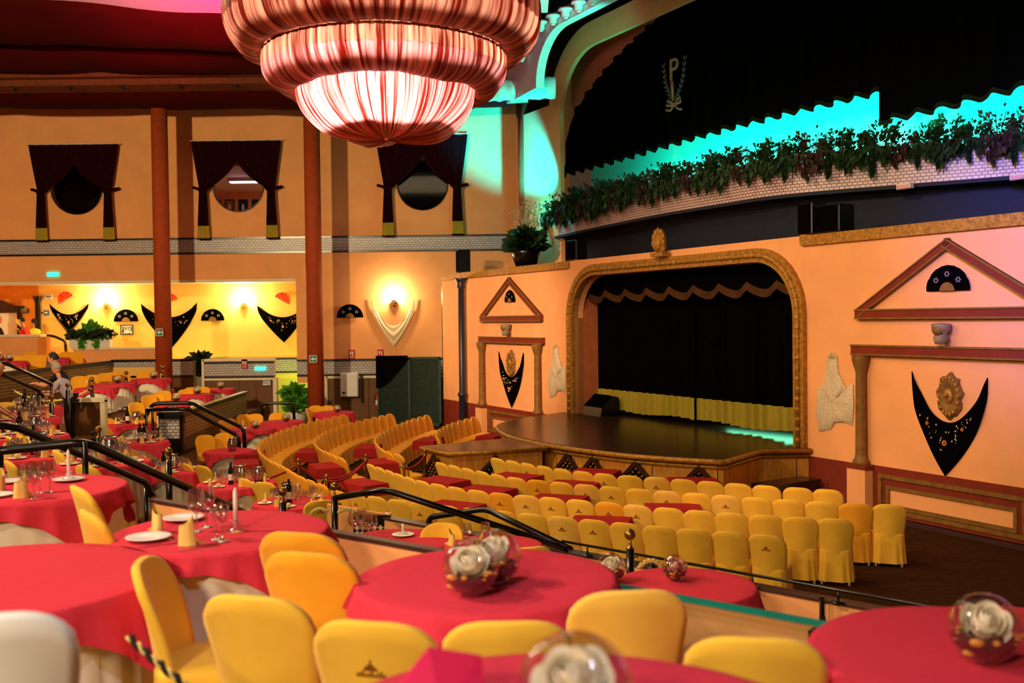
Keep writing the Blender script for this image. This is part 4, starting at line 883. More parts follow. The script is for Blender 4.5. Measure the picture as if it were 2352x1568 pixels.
T2 = table(-1.62, 5.5, 1.6, .57, 'left of the middle foreground', .06)
TR = table(1.6, 3.32, 1.6, .58, 'at the lower right corner', .2)
at_table(GLOBE, TR, 2262, 1520, 'glass globe holding an ivory rose', 'globe', -.2, scale=1.08)
TL = table(-2.36, 4.5, 1.6, .72, 'nearest the lower left corner', .62)
TE = table(-3.4, 7.0, 1.6, .62, 'at left edge beyond the chairs', .1)
# left edge table: plate, napkins, glasses, candle on plate
for px, py in ((58, 1140), (78, 1143), (92, 1132), (115, 1130)): at_table(GL[2], TE, px, py, 'stemmed wine glass', 'glass')
at_table(NAP, TE, 48, 1143, 'yellow folded napkin', 'napkin', .4); at_table(NAP, TE, 2, 1128, 'yellow folded napkin', 'napkin', 1.4)
at_table(PLATE, TE, 26, 1108, 'white side plate', 'plate'); at_table(PLATE, TE, -6, 1140, 'white side plate', 'plate'); at_table(PLATE, TE, 158, 1104, 'white side plate', 'plate', scale=1.05)
at_table(CANDLE, TE, 158, 1103, 'tall white candle in a glass holder', 'candle', dz=.01); at_table(KNIFE, TE, 88, 1148, 'table knife', 'cutlery', .5); at_table(FORK, TE, 30, 1140, 'table fork', 'cutlery', .3)
# candle table
for px, py in ((452, 1220), (475, 1210), (498, 1238), (512, 1243)): at_table(GL[2 if py < 1230 else 1], T2, px, py, 'stemmed wine glass', 'glass', scale=1.08)
at_table(CANDLE, T2, 542, 1220, 'tall white candle in a glass holder', 'candle', scale=1.1)
at_table(NAP, T2, 362, 1222, 'yellow folded napkin', 'napkin', 2.0); at_table(NAP, T2, 430, 1252, 'yellow folded napkin', 'napkin', -.2)
at_table(PLATE, T2, 421, 1194, 'white side plate', 'plate', scale=1.1); at_table(PLATE, T2, 341, 1239, 'white side plate', 'plate', scale=1.1)
at_table(KNIFE, T2, 455, 1258, 'table knife', 'cutlery', .55); at_table(FORK, T2, 365, 1252, 'table fork', 'cutlery', .5); at_table(KNIFE, T2, 480, 1250, 'table knife', 'cutlery', .5)
at_table(FORK, T2, 392, 1225, 'table fork', 'cutlery', -.3); at_table(KNIFE, T2, 410, 1240, 'table knife', 'cutlery', -.2)
def named(px, py, zf, d, lab, col='y', logo=0, h=.875, Y=None):
    p = atz(px, py, zf + h) if Y is None else aty(px, py, Y); d = V((d[0], d[1], 0)).normalized()
    o = CH[(col, logo)].put((p.x + d.x * .29, p.y + d.y * .29, zf), facing(d)); o['label'] = lab; o['category'] = 'chair'; return o
named(850, 1431, 1.6, (.25, 1), 'yellow covered chair with brown emblem, left of two backs at the bottom middle', 'y', 1)
named(1165, 1431, 1.6, (-.02, 1), 'yellow covered chair, plain back just above the near globe')
named(1447, 1360, 1.6, (-.1, 1), 'pale yellow covered chair with broad plain back right of the globe table', 'p')
named(1735, 1468, 1.6, (.15, 1), 'yellow covered chair with creased back at the lower right', 'y')
named(575, 1372, 1.6, (.3, 1), 'yellow covered chair, nearest full back left of the globe table')
named(702, 1272, 1.6, (.3, 1), 'orange yellow covered chair, front one of two overlapping backs', 'o')
named(682, 1226, 1.6, (.3, 1), 'orange yellow covered chair, rear one of two overlapping backs', 'o')
named(332, 1292, 1.6, (1, .12), 'yellow covered chair seen from its side between the left foreground tables')
named(205, 1178, 1.6, (.75, .55), 'yellow covered chair, nearer of two between the left tables')
named(180, 1120, 1.6, (.75, .55), 'yellow covered chair, farther of two between the left tables')
CHW = make_chair(chair_w, False)
p = atz(20, 1400, 2.775); o = CHW.put((p.x - .14, p.y + .2, 1.9), facing((-.35, 1))); o['label'] = 'ivory covered chair cut off at the lower left corner'
# ---------------------------------------------------------------- lower terrace
TA = table(-1.15, 9.7, .6, .54, 'behind the dark capped parapet', .4)
TBt = table(-.2, 9.45, .6, .45, 'beside the curved handrail end', .1)
for px, py in ((812, 1228), (832, 1218), (845, 1232), (856, 1236), (826, 1225)): at_table(GL[2], TA, px, py + 6, 'stemmed wine glass', 'glass', scale=1.15)
at_table(PLATE, TA, 926, 1230, 'white side plate', 'plate', scale=1.05); at_table(STUB, TA, 926, 1229, 'short white candle in a glass holder', 'candle', dz=.01)
at_table(PLATE, TBt, 1128, 1245, 'white side plate', 'plate', scale=.9); at_table(STUB, TBt, 1128, 1244, 'short white candle in a glass holder', 'candle', dz=.01)
for px, py in ((1074, 1252), (1115, 1250)): at_table(GL[2], TBt, px, py, 'stemmed wine glass', 'glass')
at_table(NAP, TBt, 1103, 1262, 'yellow folded napkin', 'napkin'); at_table(NAP, TBt, 1038, 1252, 'yellow folded napkin', 'napkin', 2); at_table(PLATE, TBt, 1058, 1265, 'white side plate', 'plate')
TG = table(1.36, 7.95, .6, .56, 'beyond the glass screen', .3)
at_table(GLOBEP, TG, 1550, 1332, 'glass globe holding a pink rose', 'globe', .3); at_table(GLOBE, TG, 1405, 1335, 'glass globe holding an ivory rose', 'globe', -.8, scale=1.12)
TG2 = table(3.42, 6.75, .6, .56, 'behind the lower right corner table', .2)
named(1218, 1258, .6, (-.35, 1), 'yellow covered chair facing the lower terrace table by the handrail')
named(1020, 1204, .6, (-.35, -1), 'yellow covered chair beyond the handrail bend on the lower terrace', 'y', 1)
named(735, 1150, 0, (-.5, 1), 'yellow covered chair with small emblem in front of the lowest dining table', 'y', 1)
# ---------------------------------------------------------------- dining tables on the left, terrace by terrace
Q = [table(-5.9, 12.2, 1.15, .5, 'below left handrail, left one', .2), table(-4.75, 11.5, 1.15, .5, 'below left handrail, right one', .5), table(-7.0, 14.35, 1.15, .52, 'second back on the left terrace', .1), table(-8.35, 17.0, 1.15, .52, 'third back on the left terrace', .3), table(-9.35, 19.3, 1.15, .52, 'before the person in lilac', .6)]
for k, T in enumerate(Q): setting(T, 5, .5 + k * .3, 1, 1, 1 if k in (1, 4) else 0, 1 if k in (0, 2) else 0, 4, k)
Q2 = [table(-7.6, 20.2, .35, .55, 'on middle step, nearer one', .2), table(-9.2, 24.0, .35, .52, 'on middle step, farther one', .4), table(-6.45, 18.6, 0, .6, 'third in the dining row', .3), table(-4.75, 17.0, 0, .64, 'second in the dining row', .5), table(-3.35, 15.15, 0, .6, 'nearest stalls in dining row', .3), table(-6.1, 21.3, 0, .5, 'between ramp and curved rows', .3)]
for k, T in enumerate(Q2[:5]): setting(T, 5 if k != 1 else 4, .2 + k * .4, 2 if k in (0, 2) else 1, 1, 1, 1 if k in (2, 3) else 0, 4, 20 + k)
put(BUCK, Q2[5], .1, -.1, 'steel ice bucket', 'bucket'); put(BUCK, Q2[3], .35, .1, 'tall steel ice bucket', 'bucket', scale=1.1)
def spot(x, y, z, r, desc, rot=0., g=1, cd=0, pl=0):
    T = table(x, y, z, r, desc, rot)
    for k in range(g): put(GLOBE if k == 0 else GLOBEP, T, .12 - .26 * k, -.12 + .05 * k, 'glass globe with dark potpourri', 'globe', .3)
    for k in range(cd): put(CANDLE, T, -.22, -.05, 'white candle in a glass holder', 'candle'); put(PLATE, T, -.22, -.05, 'white side plate', 'plate', dz=-.001) if pl else None
    return T
spot(-6.75, 25.7, 0, .58, 'below small railing, nearer', .7, 1, 1, 1); spot(-6.35, 27.4, 0, .56, 'below small railing, farther', .7); spot(-5.4, 30.0, 0, .58, 'beside the second russet column', .5, 1, 1)
spot(-9.15, 28.6, .7, .5, 'by the slatted ramp wall', .2); spot(-8.85, 25.9, .7, .42, 'at middle terrace front edge', .2); spot(-9.1, 30.7, .7, .5, 'farthest on the middle terrace', .3)
spot(-10.75, 25.7, 1.1, .5, 'nearest on the roped far terrace', .3, 0, 1); spot(-11.0, 27.5, 1.1, .52, 'second on the roped far terrace', .6); spot(-10.75, 29.6, 1.1, .55, 'farthest on the roped far terrace', .1)
spot(-14.5, 26.2, 1.7, .52, 'nearest on the left gallery', .3, 0, 1); spot(-14.5, 28.6, 1.7, .52, 'second on the left gallery', .3, 2); spot(-14.45, 31.2, 1.7, .52, 'farthest on the left gallery', .3, 1); spot(-16.6, 32.0, 1.7, .5, 'on the left gallery in front of the bar', .3, 1)
def dchairs(lst, key, where, grp, col='o'):
    for px, py, zf, d in lst:
        p = atz(px, py, zf + .875); dd = V((d[0], d[1], 0)).normalized(); chair(p.x + dd.x * .29, p.y + dd.y * .29, zf, dd, key, 'yellow covered chair, {} ' + where, col, 0, grp)
dchairs([(508, 966, 0, (1, -.2)), (526, 962, 0, (1, -.4)), (560, 952, 0, (.6, -1)), (586, 951, 0, (.2, -1)), (637, 948, 0, (-.1, -1)), (705, 938, 0, (1, 0)), (724, 932, 0, (.4, -1)), (752, 932, 0, (0, -1)), (470, 1000, 0, (.6, -1)), (515, 995, 0, (.2, -1))], 'dc1', 'among tables between ramp and curved rows', 'chairs below the ramp')
dchairs([(310, 925, .7, (.8, -.5)), (340, 908, .7, (.7, -.6)), (360, 906, .7, (.2, -1)), (375, 898, .7, (.2, -1)), (425, 895, .7, (.6, -1)), (440, 890, .7, (0, -1)), (468, 889, .7, (-.2, -1))], 'dc2', 'on the middle terrace around its tables', 'chairs on the middle terrace')
dchairs([(182, 864, 1.1, (.4, -1)), (212, 861, 1.1, (.1, -1)), (240, 857, 1.1, (.2, -1)), (260, 855, 1.1, (0, -1)), (285, 853, 1.1, (0, -1)), (332, 853, 1.1, (0, -1))], 'dc3', 'behind the tables of the roped far terrace', 'chairs on the far terrace')
p3 = atz(368, 885, 1.98)
for x, y in ((-14.6, 29.1), (-14.75, 30.2), (-14.15, 29.6), (-14.85, 31.9), (-14.2, 32.3), (-14.8, 32.9), (-16.0, 32.9)):
    chair(x, y, 1.7, V((.2, -1, 0)), 'dc4', 'yellow covered chair, {} on the left gallery behind the tiled parapet', 'o', 0, 'chairs on the left gallery')
dchairs([(245, 962, .35, (1, -.35)), (235, 982, .35, (1, -.35)), (262, 1010, .35, (1, .2))], 'dc5', 'left of the middle step tables', 'chairs on the middle step')
dchairs([(330, 1045, 0, (1, .55)), (372, 1058, 0, (1, .6)), (425, 1065, 0, (.9, .8)), (462, 1070, 0, (.7, .9)), (560, 1100, 0, (.8, .8)), (605, 1108, 0, (.5, 1))], 'dc6', 'back to us along the dining row', 'chairs of the dining row', 'y')
dchairs([(130, 1036, 1.15, (.8, .6)), (195, 1070, 1.15, (.6, .8)), (20, 1060, 1.15, (.8, .6)), (22, 1004, 1.15, (.8, .6)), (55, 1003, 1.15, (.7, .8)), (10, 925, 1.15, (.9, -.4)), (110, 1010, 1.15, (.8, .7))], 'dc7', 'on the left terrace around its laid tables', 'chairs on the left terrace', 'y')
# ================================================================ HANDRAILS, POSTS, ROPES
def bend(pts, r=.12):       # rounds the corners of a polyline
    pts = [V(p) for p in pts]; out = [pts[0]]
    for a, b, c in zip(pts, pts[1:], pts[2:]):
        k = min(r, (a - b).length * .45, (c - b).length * .45); p = b + (a - b).normalized() * k; q = b + (c - b).normalized() * k
        for i in range(6): t = i / 5; out.append(p * (1 - t) ** 2 + b * 2 * t * (1 - t) + q * t * t)
    return out + [pts[-1]]
def rail(pts, lab, posts=(), r=.032, name='handrail', zf=0):
    t = thing(name, lab, 'handrail', V(pts[0]))
    MB().tube(bend(pts), r, 10).wbuild('rail', black_m, t)
    for (x, y, z), zb in posts: MB().tube([(x, y, zb), (x, y, z)], r * .7, 8).wbuild('post', black_m, t); MB().lathe([(0, 0), (.06, 0), (.06, .015), (0, .015)], 12, (x, y, zb)).wbuild('foot_plate', black_m, t)
    return t
A = [aty(-60, 1040, 7.9), aty(0, 1035, 8.0), aty(195, 1014, 8.1), aty(560, 1177, 9.9)]
rail(A, 'upper black handrail crossing the left foreground behind the tall candle', [((*A[1].xy, A[1].z), 1.6), ((*A[2].xy, A[2].z), 1.6), ((*A[3].xy, A[3].z), .0)], .036)
B = [aty(-60, 985, 8.4), aty(8, 976, 8.5), aty(40, 982, 8.6), aty(335, 1108, 10.4), aty(350, 1140, 10.4)]
rail(B, 'lower black handrail in the left foreground, curling down at its end', [((*B[3].xy, B[3].z - .05), 1.15)], .034)
C = [aty(768, 1143, 11.0), aty(885, 1124, 10.7), aty(1300, 1259, 10.4)]
rail(C, 'black handrail running from the brass ball post down to the stalls parapet', [((*C[2].xy, C[2].z), 0)], .035)
D = [aty(984, 1225, 12.0), aty(984, 1188, 12.0), aty(1115, 1168, 11.6), aty(1312, 1262, 10.5)]
rail(D, 'second black handrail with a curved end in front of the stalls chairs', [((*D[0].xy, D[0].z), 0)], .035)
lr = [V((x, L2(x) - .0, 1.16)) for x in (.5, 6.3)]
rail(lr, 'thin black rail along the top of the stalls parapet', [((x, L2(x), 1.16), 1.05) for x in (.75, 1.35, 2.15, 2.75, 3.6, 4.6)], .014)
for x in (2.02, 2.62):
    t = thing('rail_bracket', None, 'bracket', (x, L2(x) - .1, .6)); MB().prism([(-.07, -.1, 0), (.07, -.1, 0), (.02, .0, .34), (-.02, .0, .34)], (0, .03, 0)).build('web', black_m, t); MB().box((-.09, -.14, 0), (.09, .05, .012)).build('foot_plate', black_m, t); MB().box((-.018, -.0, .0), (.018, .035, .5)).build('upright', black_m, t)
    reg(t, 'brk', '{} black bracket foot at the base of the stalls parapet', 'bracket', 'parapet brackets')
E1 = [aty(333, 960, 23.2), aty(350, 927, 23.2), aty(440, 925, 23.2), aty(560, 984, 22.6), aty(562, 1030, 22.6)]
rail(E1, 'upper black handrail on the ramp at left of the curved rows', [((*E1[1].xy, E1[1].z), .35)], .045)
E2 = [aty(336, 941, 22.9), aty(432, 939, 22.9), aty(548, 1002, 22.2), aty(549, 1025, 22.2)]
rail(E2, 'lower black handrail on the ramp at left of the curved rows', [((*E2[0].xy, E2[0].z), .35)], .045)
H1 = [aty(602, 968, 29.5), aty(602, 926, 29.5), aty(674, 925, 29.5), aty(676, 965, 29.5)]
rail(H1, 'small black square rail in front of the toilet partition', [((*H1[0].xy, H1[0].z + .1), 0), ((*H1[3].xy, H1[3].z + .1), 0)], .045)
H2 = [aty(630, 898, 34.5), aty(664, 914, 34.5), aty(664, 960, 34.5)]
rail(H2, 'black stair rail against the yellow wall right of the partition', [((*H2[2].xy, H2[2].z + .1), 0)], .04)
G1 = [aty(-40, 826, 17), aty(10, 832, 17), aty(118, 882, 18.2)]
rail(G1, 'upper glossy black rail above the left dining terrace', [((*G1[2].xy, G1[2].z), 1.15), ((*G1[0].xy, G1[0].z), 1.15)], .032)
G2 = [aty(-40, 835, 16.6), aty(5, 860, 16.8), aty(88, 896, 17.8), aty(100, 912, 17.8)]
rail(G2, 'lower glossy black rail above the left dining terrace', [((*G2[2].xy, G2[2].z), 1.15)], .032)
I1 = [aty(98, 771, 35), aty(122, 771, 35), aty(150, 783, 35), aty(152, 815, 35)]
rail(I1, 'short black handrail against the yellow wall beside the bar counter', [((*I1[3].xy, I1[3].z + .1), 2.0)], .05)
J1 = [aty(394, 826, 35.5), aty(434, 847, 35.5), aty(438, 882, 35.5)]
rail(J1, 'black stair rail in front of the green lit tiles right of the first column', [((*J1[2].xy, J1[2].z + .1), 0)], .05)
def tassel(P, d, t, name='tassel'):
    P, d = V(P), V(d).normalized(); n = d.orthogonal().normalized(); b = d.cross(n); mb = MB()
    for k in range(7): a = 2 * PI * k / 7; e = (n * math.cos(a) + b * math.sin(a)) * .03; mb.tube([P, P + d * .05 + e * .8, P + d * .14 + e * 1.2], .008, 5)
    mb.wbuild(name, rope_m, t)
def ballpost(px, py, Y, zf, lab, r=.045, rope=0, ball=.046):
    top = aty(px, py, Y); x, y, zt = top
    t = thing('rope_post', lab, 'post', (x, y, zf)); h = zt - zf
    MB().tube([(0, 0, .012), (0, 0, h - ball * 2.4)], r * .8, 14).build('shaft', black_m, t); MB().lathe([(0, 0), (r * 2.6, 0), (r * 2.6, .012), (r, .03), (0, .03)], 20).build('base', black_m, t)
    MB().lathe([(r * .8, h - ball * 2.5), (r * .5, h - ball * 2.1), (.012, h - ball * 1.6), (.018, h - ball * 1.2), (0, h - ball * 1.1)], 14).build('neck', brass, t)
    MB().sphere((0, 0, h), ball, 18, 12).build('ball', brass, t)
    MB().tube([(0, -.0, h - ball * 4), (r * 1.6, -.01, h - ball * 4)], .01, 6).build('hook', brass, t); return x, y, zt
def rope(pts, sag, r, m, lab, name='rope', ends=brass):
    a, b = V(pts[0]), V(pts[1]); t = thing(name, lab, 'rope', a); path = [a.lerp(b, k / 24) - V((0, 0, sag * 4 * (k / 24) * (1 - k / 24))) for k in range(25)]
    mb = MB()
    if m == rope_m:      # two twisted strands
        for ph in (0, PI):
            q = []
            for k in range(97): u = k / 96; i = min(23, int(u * 24)); p = path[i].lerp(path[i + 1], u * 24 - i); ang = u * 60 + ph; q.append(p + V((math.cos(ang) * r * .5, 0, math.sin(ang) * r * .5)))
            mb.tube(q, r * .62, 5)
    else: mb.tube(path, r, 8)
    mb.wbuild('cord', m, t)
    for p, q in ((path[0], path[1]), (path[-1], path[-2])): MB().tube([p, p.lerp(q, .7)], r * 1.35, 8).wbuild('end_cap', ends, t)
    return t
b1 = ballpost(768, 1117, 11.0, .6, 'black post with brass ball where the front handrail begins', .045, ball=.048)
b2 = ballpost(1447, 1227, 8.75, .6, 'black post with brass ball beyond the globe table, in front of the stalls parapet', .045, ball=.05)
b3 = ballpost(387, 1036, 11.0, 1.15, 'black post with brass ball behind the upper left handrail', .045, ball=.045)
b4 = ballpost(649, 1128, 11.3, .0, 'black post with brass ball beside the lowest dining table', .05, ball=.05)
b5 = ballpost(226, 985, 13.0, 1.15, 'black post with brass ball right of the dark bottle on the left terrace', .045, ball=.045)
b6 = ballpost(118, 912, 17.5, 1.15, 'black post with brass ball before the table of the man in lilac', .045, ball=.045)
b7 = ballpost(155, 884, 18.3, 1.15, 'black post with dark ball in front of the man in lilac', .045, ball=.04)
def dropend(p, d, lab): # short loose rope end with tassel
    p = V(p); d = V(d); t = thing('rope_end', lab, 'rope', p); q = [p, p + d * .08 + V((0, 0, .03)), p + d * .16 + V((0, 0, -.0)), p + d * .22 + V((0, 0, -.09))]
    for ph in (0, PI): MB().tube([c + V((.012 * math.cos(k * 1.1 + ph), 0, .012 * math.sin(k * 1.1 + ph))) for k, c in enumerate(spline(q, 6))], .014, 6).wbuild('strand', rope_m, t)
    tassel(q[-1], d + V((0, 0, -.8)), t)
P = aty(762, 1172, 11.0); dropend((P.x - .03, P.y - .08, P.z), (-1, 0, 0), 'cream twisted rope end hanging left of the handrail post')
P = aty(774, 1172, 11.0); dropend((P.x + .03, P.y - .08, P.z), (1, 0, 0), 'cream twisted rope end hanging right of the handrail post')
P = aty(1440, 1292, 8.75); dropend((P.x - .03, P.y - .08, P.z), (-1, 0, .2), 'cream twisted rope end left of the ball post by the screen')
P = aty(1456, 1297, 8.75); dropend((P.x + .03, P.y - .08, P.z), (1, 0, .3), 'cream twisted rope end right of the ball post by the screen')
dk = mat('dark_brown_cord', (30, 18, 12), .8)
a_, b_ = aty(296, 1462, 3.3), aty(560, 1668, 3.05); t = thing('rope', 'dark and pale twisted rope low between the left foreground chairs', 'rope', a_)
for ph, m_k, rk in ((0, dk, .010), (PI, rope_m, .006)):
    q = []
    for k in range(81): u = k / 80; pp = a_.lerp(b_, u) - V((0, 0, .05 * u * (1 - u))); q.append(pp + V((math.cos(u * 46 + ph) * .0075, 0, math.sin(u * 46 + ph) * .0075)))
    MB().tube(q, rk, 6).wbuild('strand', m_k, t)
MB().tube([b_ + V((0, 0, .03)), V((b_.x, b_.y, 1.6))], .03, 10).wbuild('end_post', black_m, t)
# posts with cream rope on the far terrace
c1 = ballpost(211, 871, 24.3, 1.1, 'black rope post at the near end of the roped far terrace', .05, ball=.06)
c2 = ballpost(290, 856, 28.5, 1.1, 'black rope post in the middle of the roped far terrace', .055, ball=.06)
c3 = ballpost(373, 843, 31.3, 1.1, 'black rope post in front of the first russet column', .06, ball=.07)
z_ = .22
rope([(c1[0], c1[1] - .08, c1[2] - z_), (c2[0], c2[1] - .08, c2[2] - z_)], .75, .03, rope_m, 'cream twisted rope hanging between the near and middle posts of the far terrace')
rope([(c2[0], c2[1] - .08, c2[2] - z_), (c3[0], c3[1] - .08, c3[2] - z_)], .7, .03, rope_m, 'cream twisted rope hanging between the middle and last posts of the far terrace')
rope([(c1[0] - 1.9, c1[1] - .1, c1[2] - z_), (c1[0], c1[1] - .08, c1[2] - z_)], .28, .03, rope_m, 'cream twisted rope left of the near post of the far terrace')
# brass posts with red ropes in the stalls aisle
def brasspost(x, y, h, lab, zf=0):
    t = thing('brass_post', lab, 'post', (x, y, zf)); MB().lathe([(0, 0), (.15, 0), (.14, .03), (.04, .05), (.025, .08), (.025, h - .08), (.04, h - .06), (.04, h - .02), (.02, h)], 16).build('pole', brass, t); MB().sphere((0, 0, h + .03), .04, 12, 8).build('knob', brass, t)
    MB().tube([(0, 0, h - .04), (-.06, -.05, h - .02), (-.08, -.06, h - .06)], .012, 6).build('hook', brass, t); return V((x, y, zf + h - .06))
q1 = brasspost(-3.95, 18.25, .92, 'brass post at the upper end of the aisle through the curved rows'); q2 = brasspost(-2.78, 18.75, .92, 'brass post in the aisle behind the small red table'); q3 = brasspost(-1.72, 19.3, .92, 'brass post beside the left corner of the catwalk')
brasspost(-8.2, 21.2, .9, 'thin brass post at the foot of the slatted ramp wall'); brasspost(-7.7, 30.8, .9, 'thin brass post in front of the toilet partition')
q4 = brasspost(-3.1, 16.45, .9, 'brass post hidden among the outermost row at the aisle'); q6 = brasspost(-1.95, 17.7, .92, 'brass post between the second row and the catwalk aisle')
rope([q1, V((-4.35, 17.2, .75))], .02, .022, redrope, 'red velvet rope falling left from the first aisle post'); rope([q2, q4], .12, .022, redrope, 'red velvet rope between the middle aisle posts'); rope([q3, q6], .08, .022, redrope, 'red velvet rope beside the catwalk'); rope([q1, q2], .3, .02, redrope, 'red velvet rope drooping behind the small table')
rope([V((b1[0] + .05, b1[1], b1[2] - .02)), V((-1.9, 13.3, 1.2))], .05, .02, redrope, 'red velvet rope rising from the handrail post ball')
# ================================================================ WALL DECORATIONS
RX = lambda rz: Matrix.Rotation(rz, 3, 'Z')
def wallfan(c, r, rz, lab, m, n=11, tilt=0., half=PI, deco=True, dep=.05, squash=1.):
    t = thing('wall_fan', lab, 'fan', c, rz)      # local: fan in XZ plane facing local -Y? (faces +Y when rz turns it)
    T = lambda a, q, y: V((-q * math.cos(a + tilt), y, q * math.sin(a + tilt) * squash))
    for k in range(n):
        a0 = (PI - half) / 2 + half * k / n; a1 = (PI - half) / 2 + half * (k + 1) / n; y0, y1 = (.02, .035) if k % 2 else (.03, .02)
        MB().prism([T(a0, r * .3, y0), T(a0, r, y0), T((a0 + a1) / 2, r * 1.015, (y0 + y1) / 2), T(a1, r, y1), T(a1, r * .3, y1)], (0, .006, 0)).build('blade', m, t)
    MB().prism([T((PI - half) / 2 + half * k / 10, r * .34, .04) for k in range(11)] + [T((PI - half) / 2 + half * k / 10, r * .02, .04) for k in range(10, -1, -1)], (0, .012, 0)).build('sticks', oldgold if deco else m, t)
    if deco:
        for k, a in enumerate((.22, .5, .78)):
            a = (PI - half) / 2 + half * a; mb = MB()
            for q in range(6): b = 2 * PI * q / 6; p = T(a, r * .66, .048); mb.sphere(p + V((math.cos(b) * r * .09, 0, math.sin(b) * r * .08)), r * .045, 6, 4, (1, .25, 1))
            tag(mb.build('painted_flowers', fan_paint, t), kind='stuff')
    return t
F_ = PI        # far wall things face -Y: turned by pi
def farp(px, py, Y=33.97): p = aty(px, py, Y); return (p.x, p.y, p.z)
wallfan(farp(804, 729), .45, F_, 'large black wall fan with pale painting right of the second russet column', blackcloth)
wallfan(farp(290, 738, 36.98), .45, F_, 'large black wall fan above the framed toilet picture', blackcloth); wallfan(farp(489, 736, 36.98), .43, F_, 'large black wall fan between the sconce and the second column in the yellow alcove', blackcloth)
wallfan(farp(152, 688, 36.98), .3, F_, 'scarlet wall fan tilted above the leftmost black shawl', red_fan, tilt=.55, deco=False); wallfan(farp(392, 692, 36.98), .28, F_, 'scarlet wall fan half hidden by the first russet column', red_fan, tilt=.3, deco=False); wallfan(farp(648, 690, 36.98), .3, F_, 'scarlet wall fan tilted above the rightmost black shawl', red_fan, tilt=-.5, deco=False)
def wp(px, py, off): # pixel to stage wall
    d = ray(px, py); p0 = P0 + SN * off; return EYE + d * ((p0 - EYE).dot(SN) / d.dot(SN))
wallfan(W(15.47, 3.98, .01), .31, SROT, 'small black wall fan inside the left pediment', blackcloth, squash=1.1); wallfan(W(.93, 3.86, .01), .40, SROT, 'black wall fan with blue painting inside the right pediment', blackcloth)
wallfan(W(12.03, 2.95, -.38), .3, SROT - PI / 2, 'black fan hung on edge on the inner side wall of the stage', blackcloth, tilt=1.2, half=PI * .8)
# shawls: hang from two upper corners, sag in the middle, point below
def shawl(conv, tl, tr, mid, bot, lab, m, fr=None, flowers=True, bulge=1.9, name='wall_shawl'):
    P_ = [V((p[0], p[1], 0)) for p in (tl, tr, mid, bot)]; tl, tr, mid, bot = P_
    t = thing(name, lab, 'shawl', conv(mid.x, mid.y, 0))
    def top(u): a = mid * 2 - (tl + tr) / 2; return tl * (1 - u) ** 2 + a * 2 * u * (1 - u) + tr * u * u
    def low(u):
        lo = 2 * u if u < .5 else 2 - 2 * u; s = tl if u < .5 else tr; z0 = s.y + (bot.y - s.y) * .1; z0 = z0 if lo > .02 else s.y
        return V((s.x + (bot.x - s.x) * lo ** bulge, z0 + (bot.y - z0) * lo, 0))
    dz = lambda u, v: .03 + .015 * math.sin(v * 16 + 9 * (u - .5) ** 2 * 4) + .03 * math.sin(PI * u) * math.sin(PI * v)
    f = lambda u, v: (lambda q: conv(q.x, q.y, dz(u, v)))(top(u).lerp(low(u), v * (.86 if fr else 1)))
    mb = MB(); mb.grid(f, 36, 12); mb.wbuild('cloth', m, t)
    if fr: mb = MB(); mb.grid(lambda u, v: (lambda q: conv(q.x, q.y, .035 + .01 * math.sin(u * 260)))(top(u).lerp(low(u), .86 + .14 * v)), 120, 2); mb.wbuild('fringe', fr, t)
    if flowers:
        rnd = random.Random(len(lab))
        for k in range(3):
            u = (.5, .3, .68)[k]; q = top(u).lerp(low(u), (.38, .42, .4)[k]); c = conv(q.x, q.y, .09); mb = MB(); sz = .05 if k == 0 else .032
            for j in range(7): a = 2 * PI * j / 7; mb.sphere(c + V((math.cos(a) * sz * .5, 0, math.sin(a) * sz * .6)), sz * .42, 6, 4, (1, .4, 1))
            mb.wbuild('embroidered_rose', flower_o, t)
        mb = MB()
        for k in range(34):
            u = rnd.uniform(.22, .78); q = top(u).lerp(low(u), rnd.uniform(.12, .6)); mb.sphere(conv(q.x, q.y, .085), rnd.uniform(.008, .018), 5, 4, (1, .4, 1))
        tag(mb.wbuild('embroidered_sprigs', flower_w, t), kind='stuff')
    return t
cf = lambda Y: (lambda x, z, o: V((x, Y - o, z)))
def fx(px, py, Y=37): p = aty(px, py, Y); return (p.x, p.z)
shawl(cf(36.98), fx(115, 697), fx(205, 696), fx(160, 722), fx(160, 768), 'black fringed shawl with small blossoms, leftmost in the yellow alcove', blackcloth, fringe_d, bulge=1.25)
shawl(cf(36.98), fx(325, 697), fx(453, 695), fx(392, 728), fx(394, 800), 'black embroidered shawl half hidden by the first russet column', blackcloth, bulge=1.4)
shawl(cf(36.98), fx(591, 700), fx(705, 700), fx(650, 728), fx(653, 786), 'black embroidered shawl at the right end of the yellow alcove', blackcloth, bulge=1.4)
shawl(cf(33.98), fx(852, 687, 34), fx(953, 687, 34), fx(904, 748, 34), fx(905, 797, 34), 'ivory draped shawl below the bright sconce on the far wall', shawl_w, flowers=False, bulge=1.6)
cs = lambda s, z, o: W(s, z, o)
shawl(cs, (1.62, 2.56), (.24, 2.52), (.93, 1.78), (1.0, .92), 'black embroidered shawl under the gilded medallion of the right wall frame', blackcloth)
shawl(cs, (16.2, 2.55), (14.72, 2.55), (15.45, 1.84), (15.47, .95), 'black embroidered shawl under the gilded medallion of the left wall frame', blackcloth)
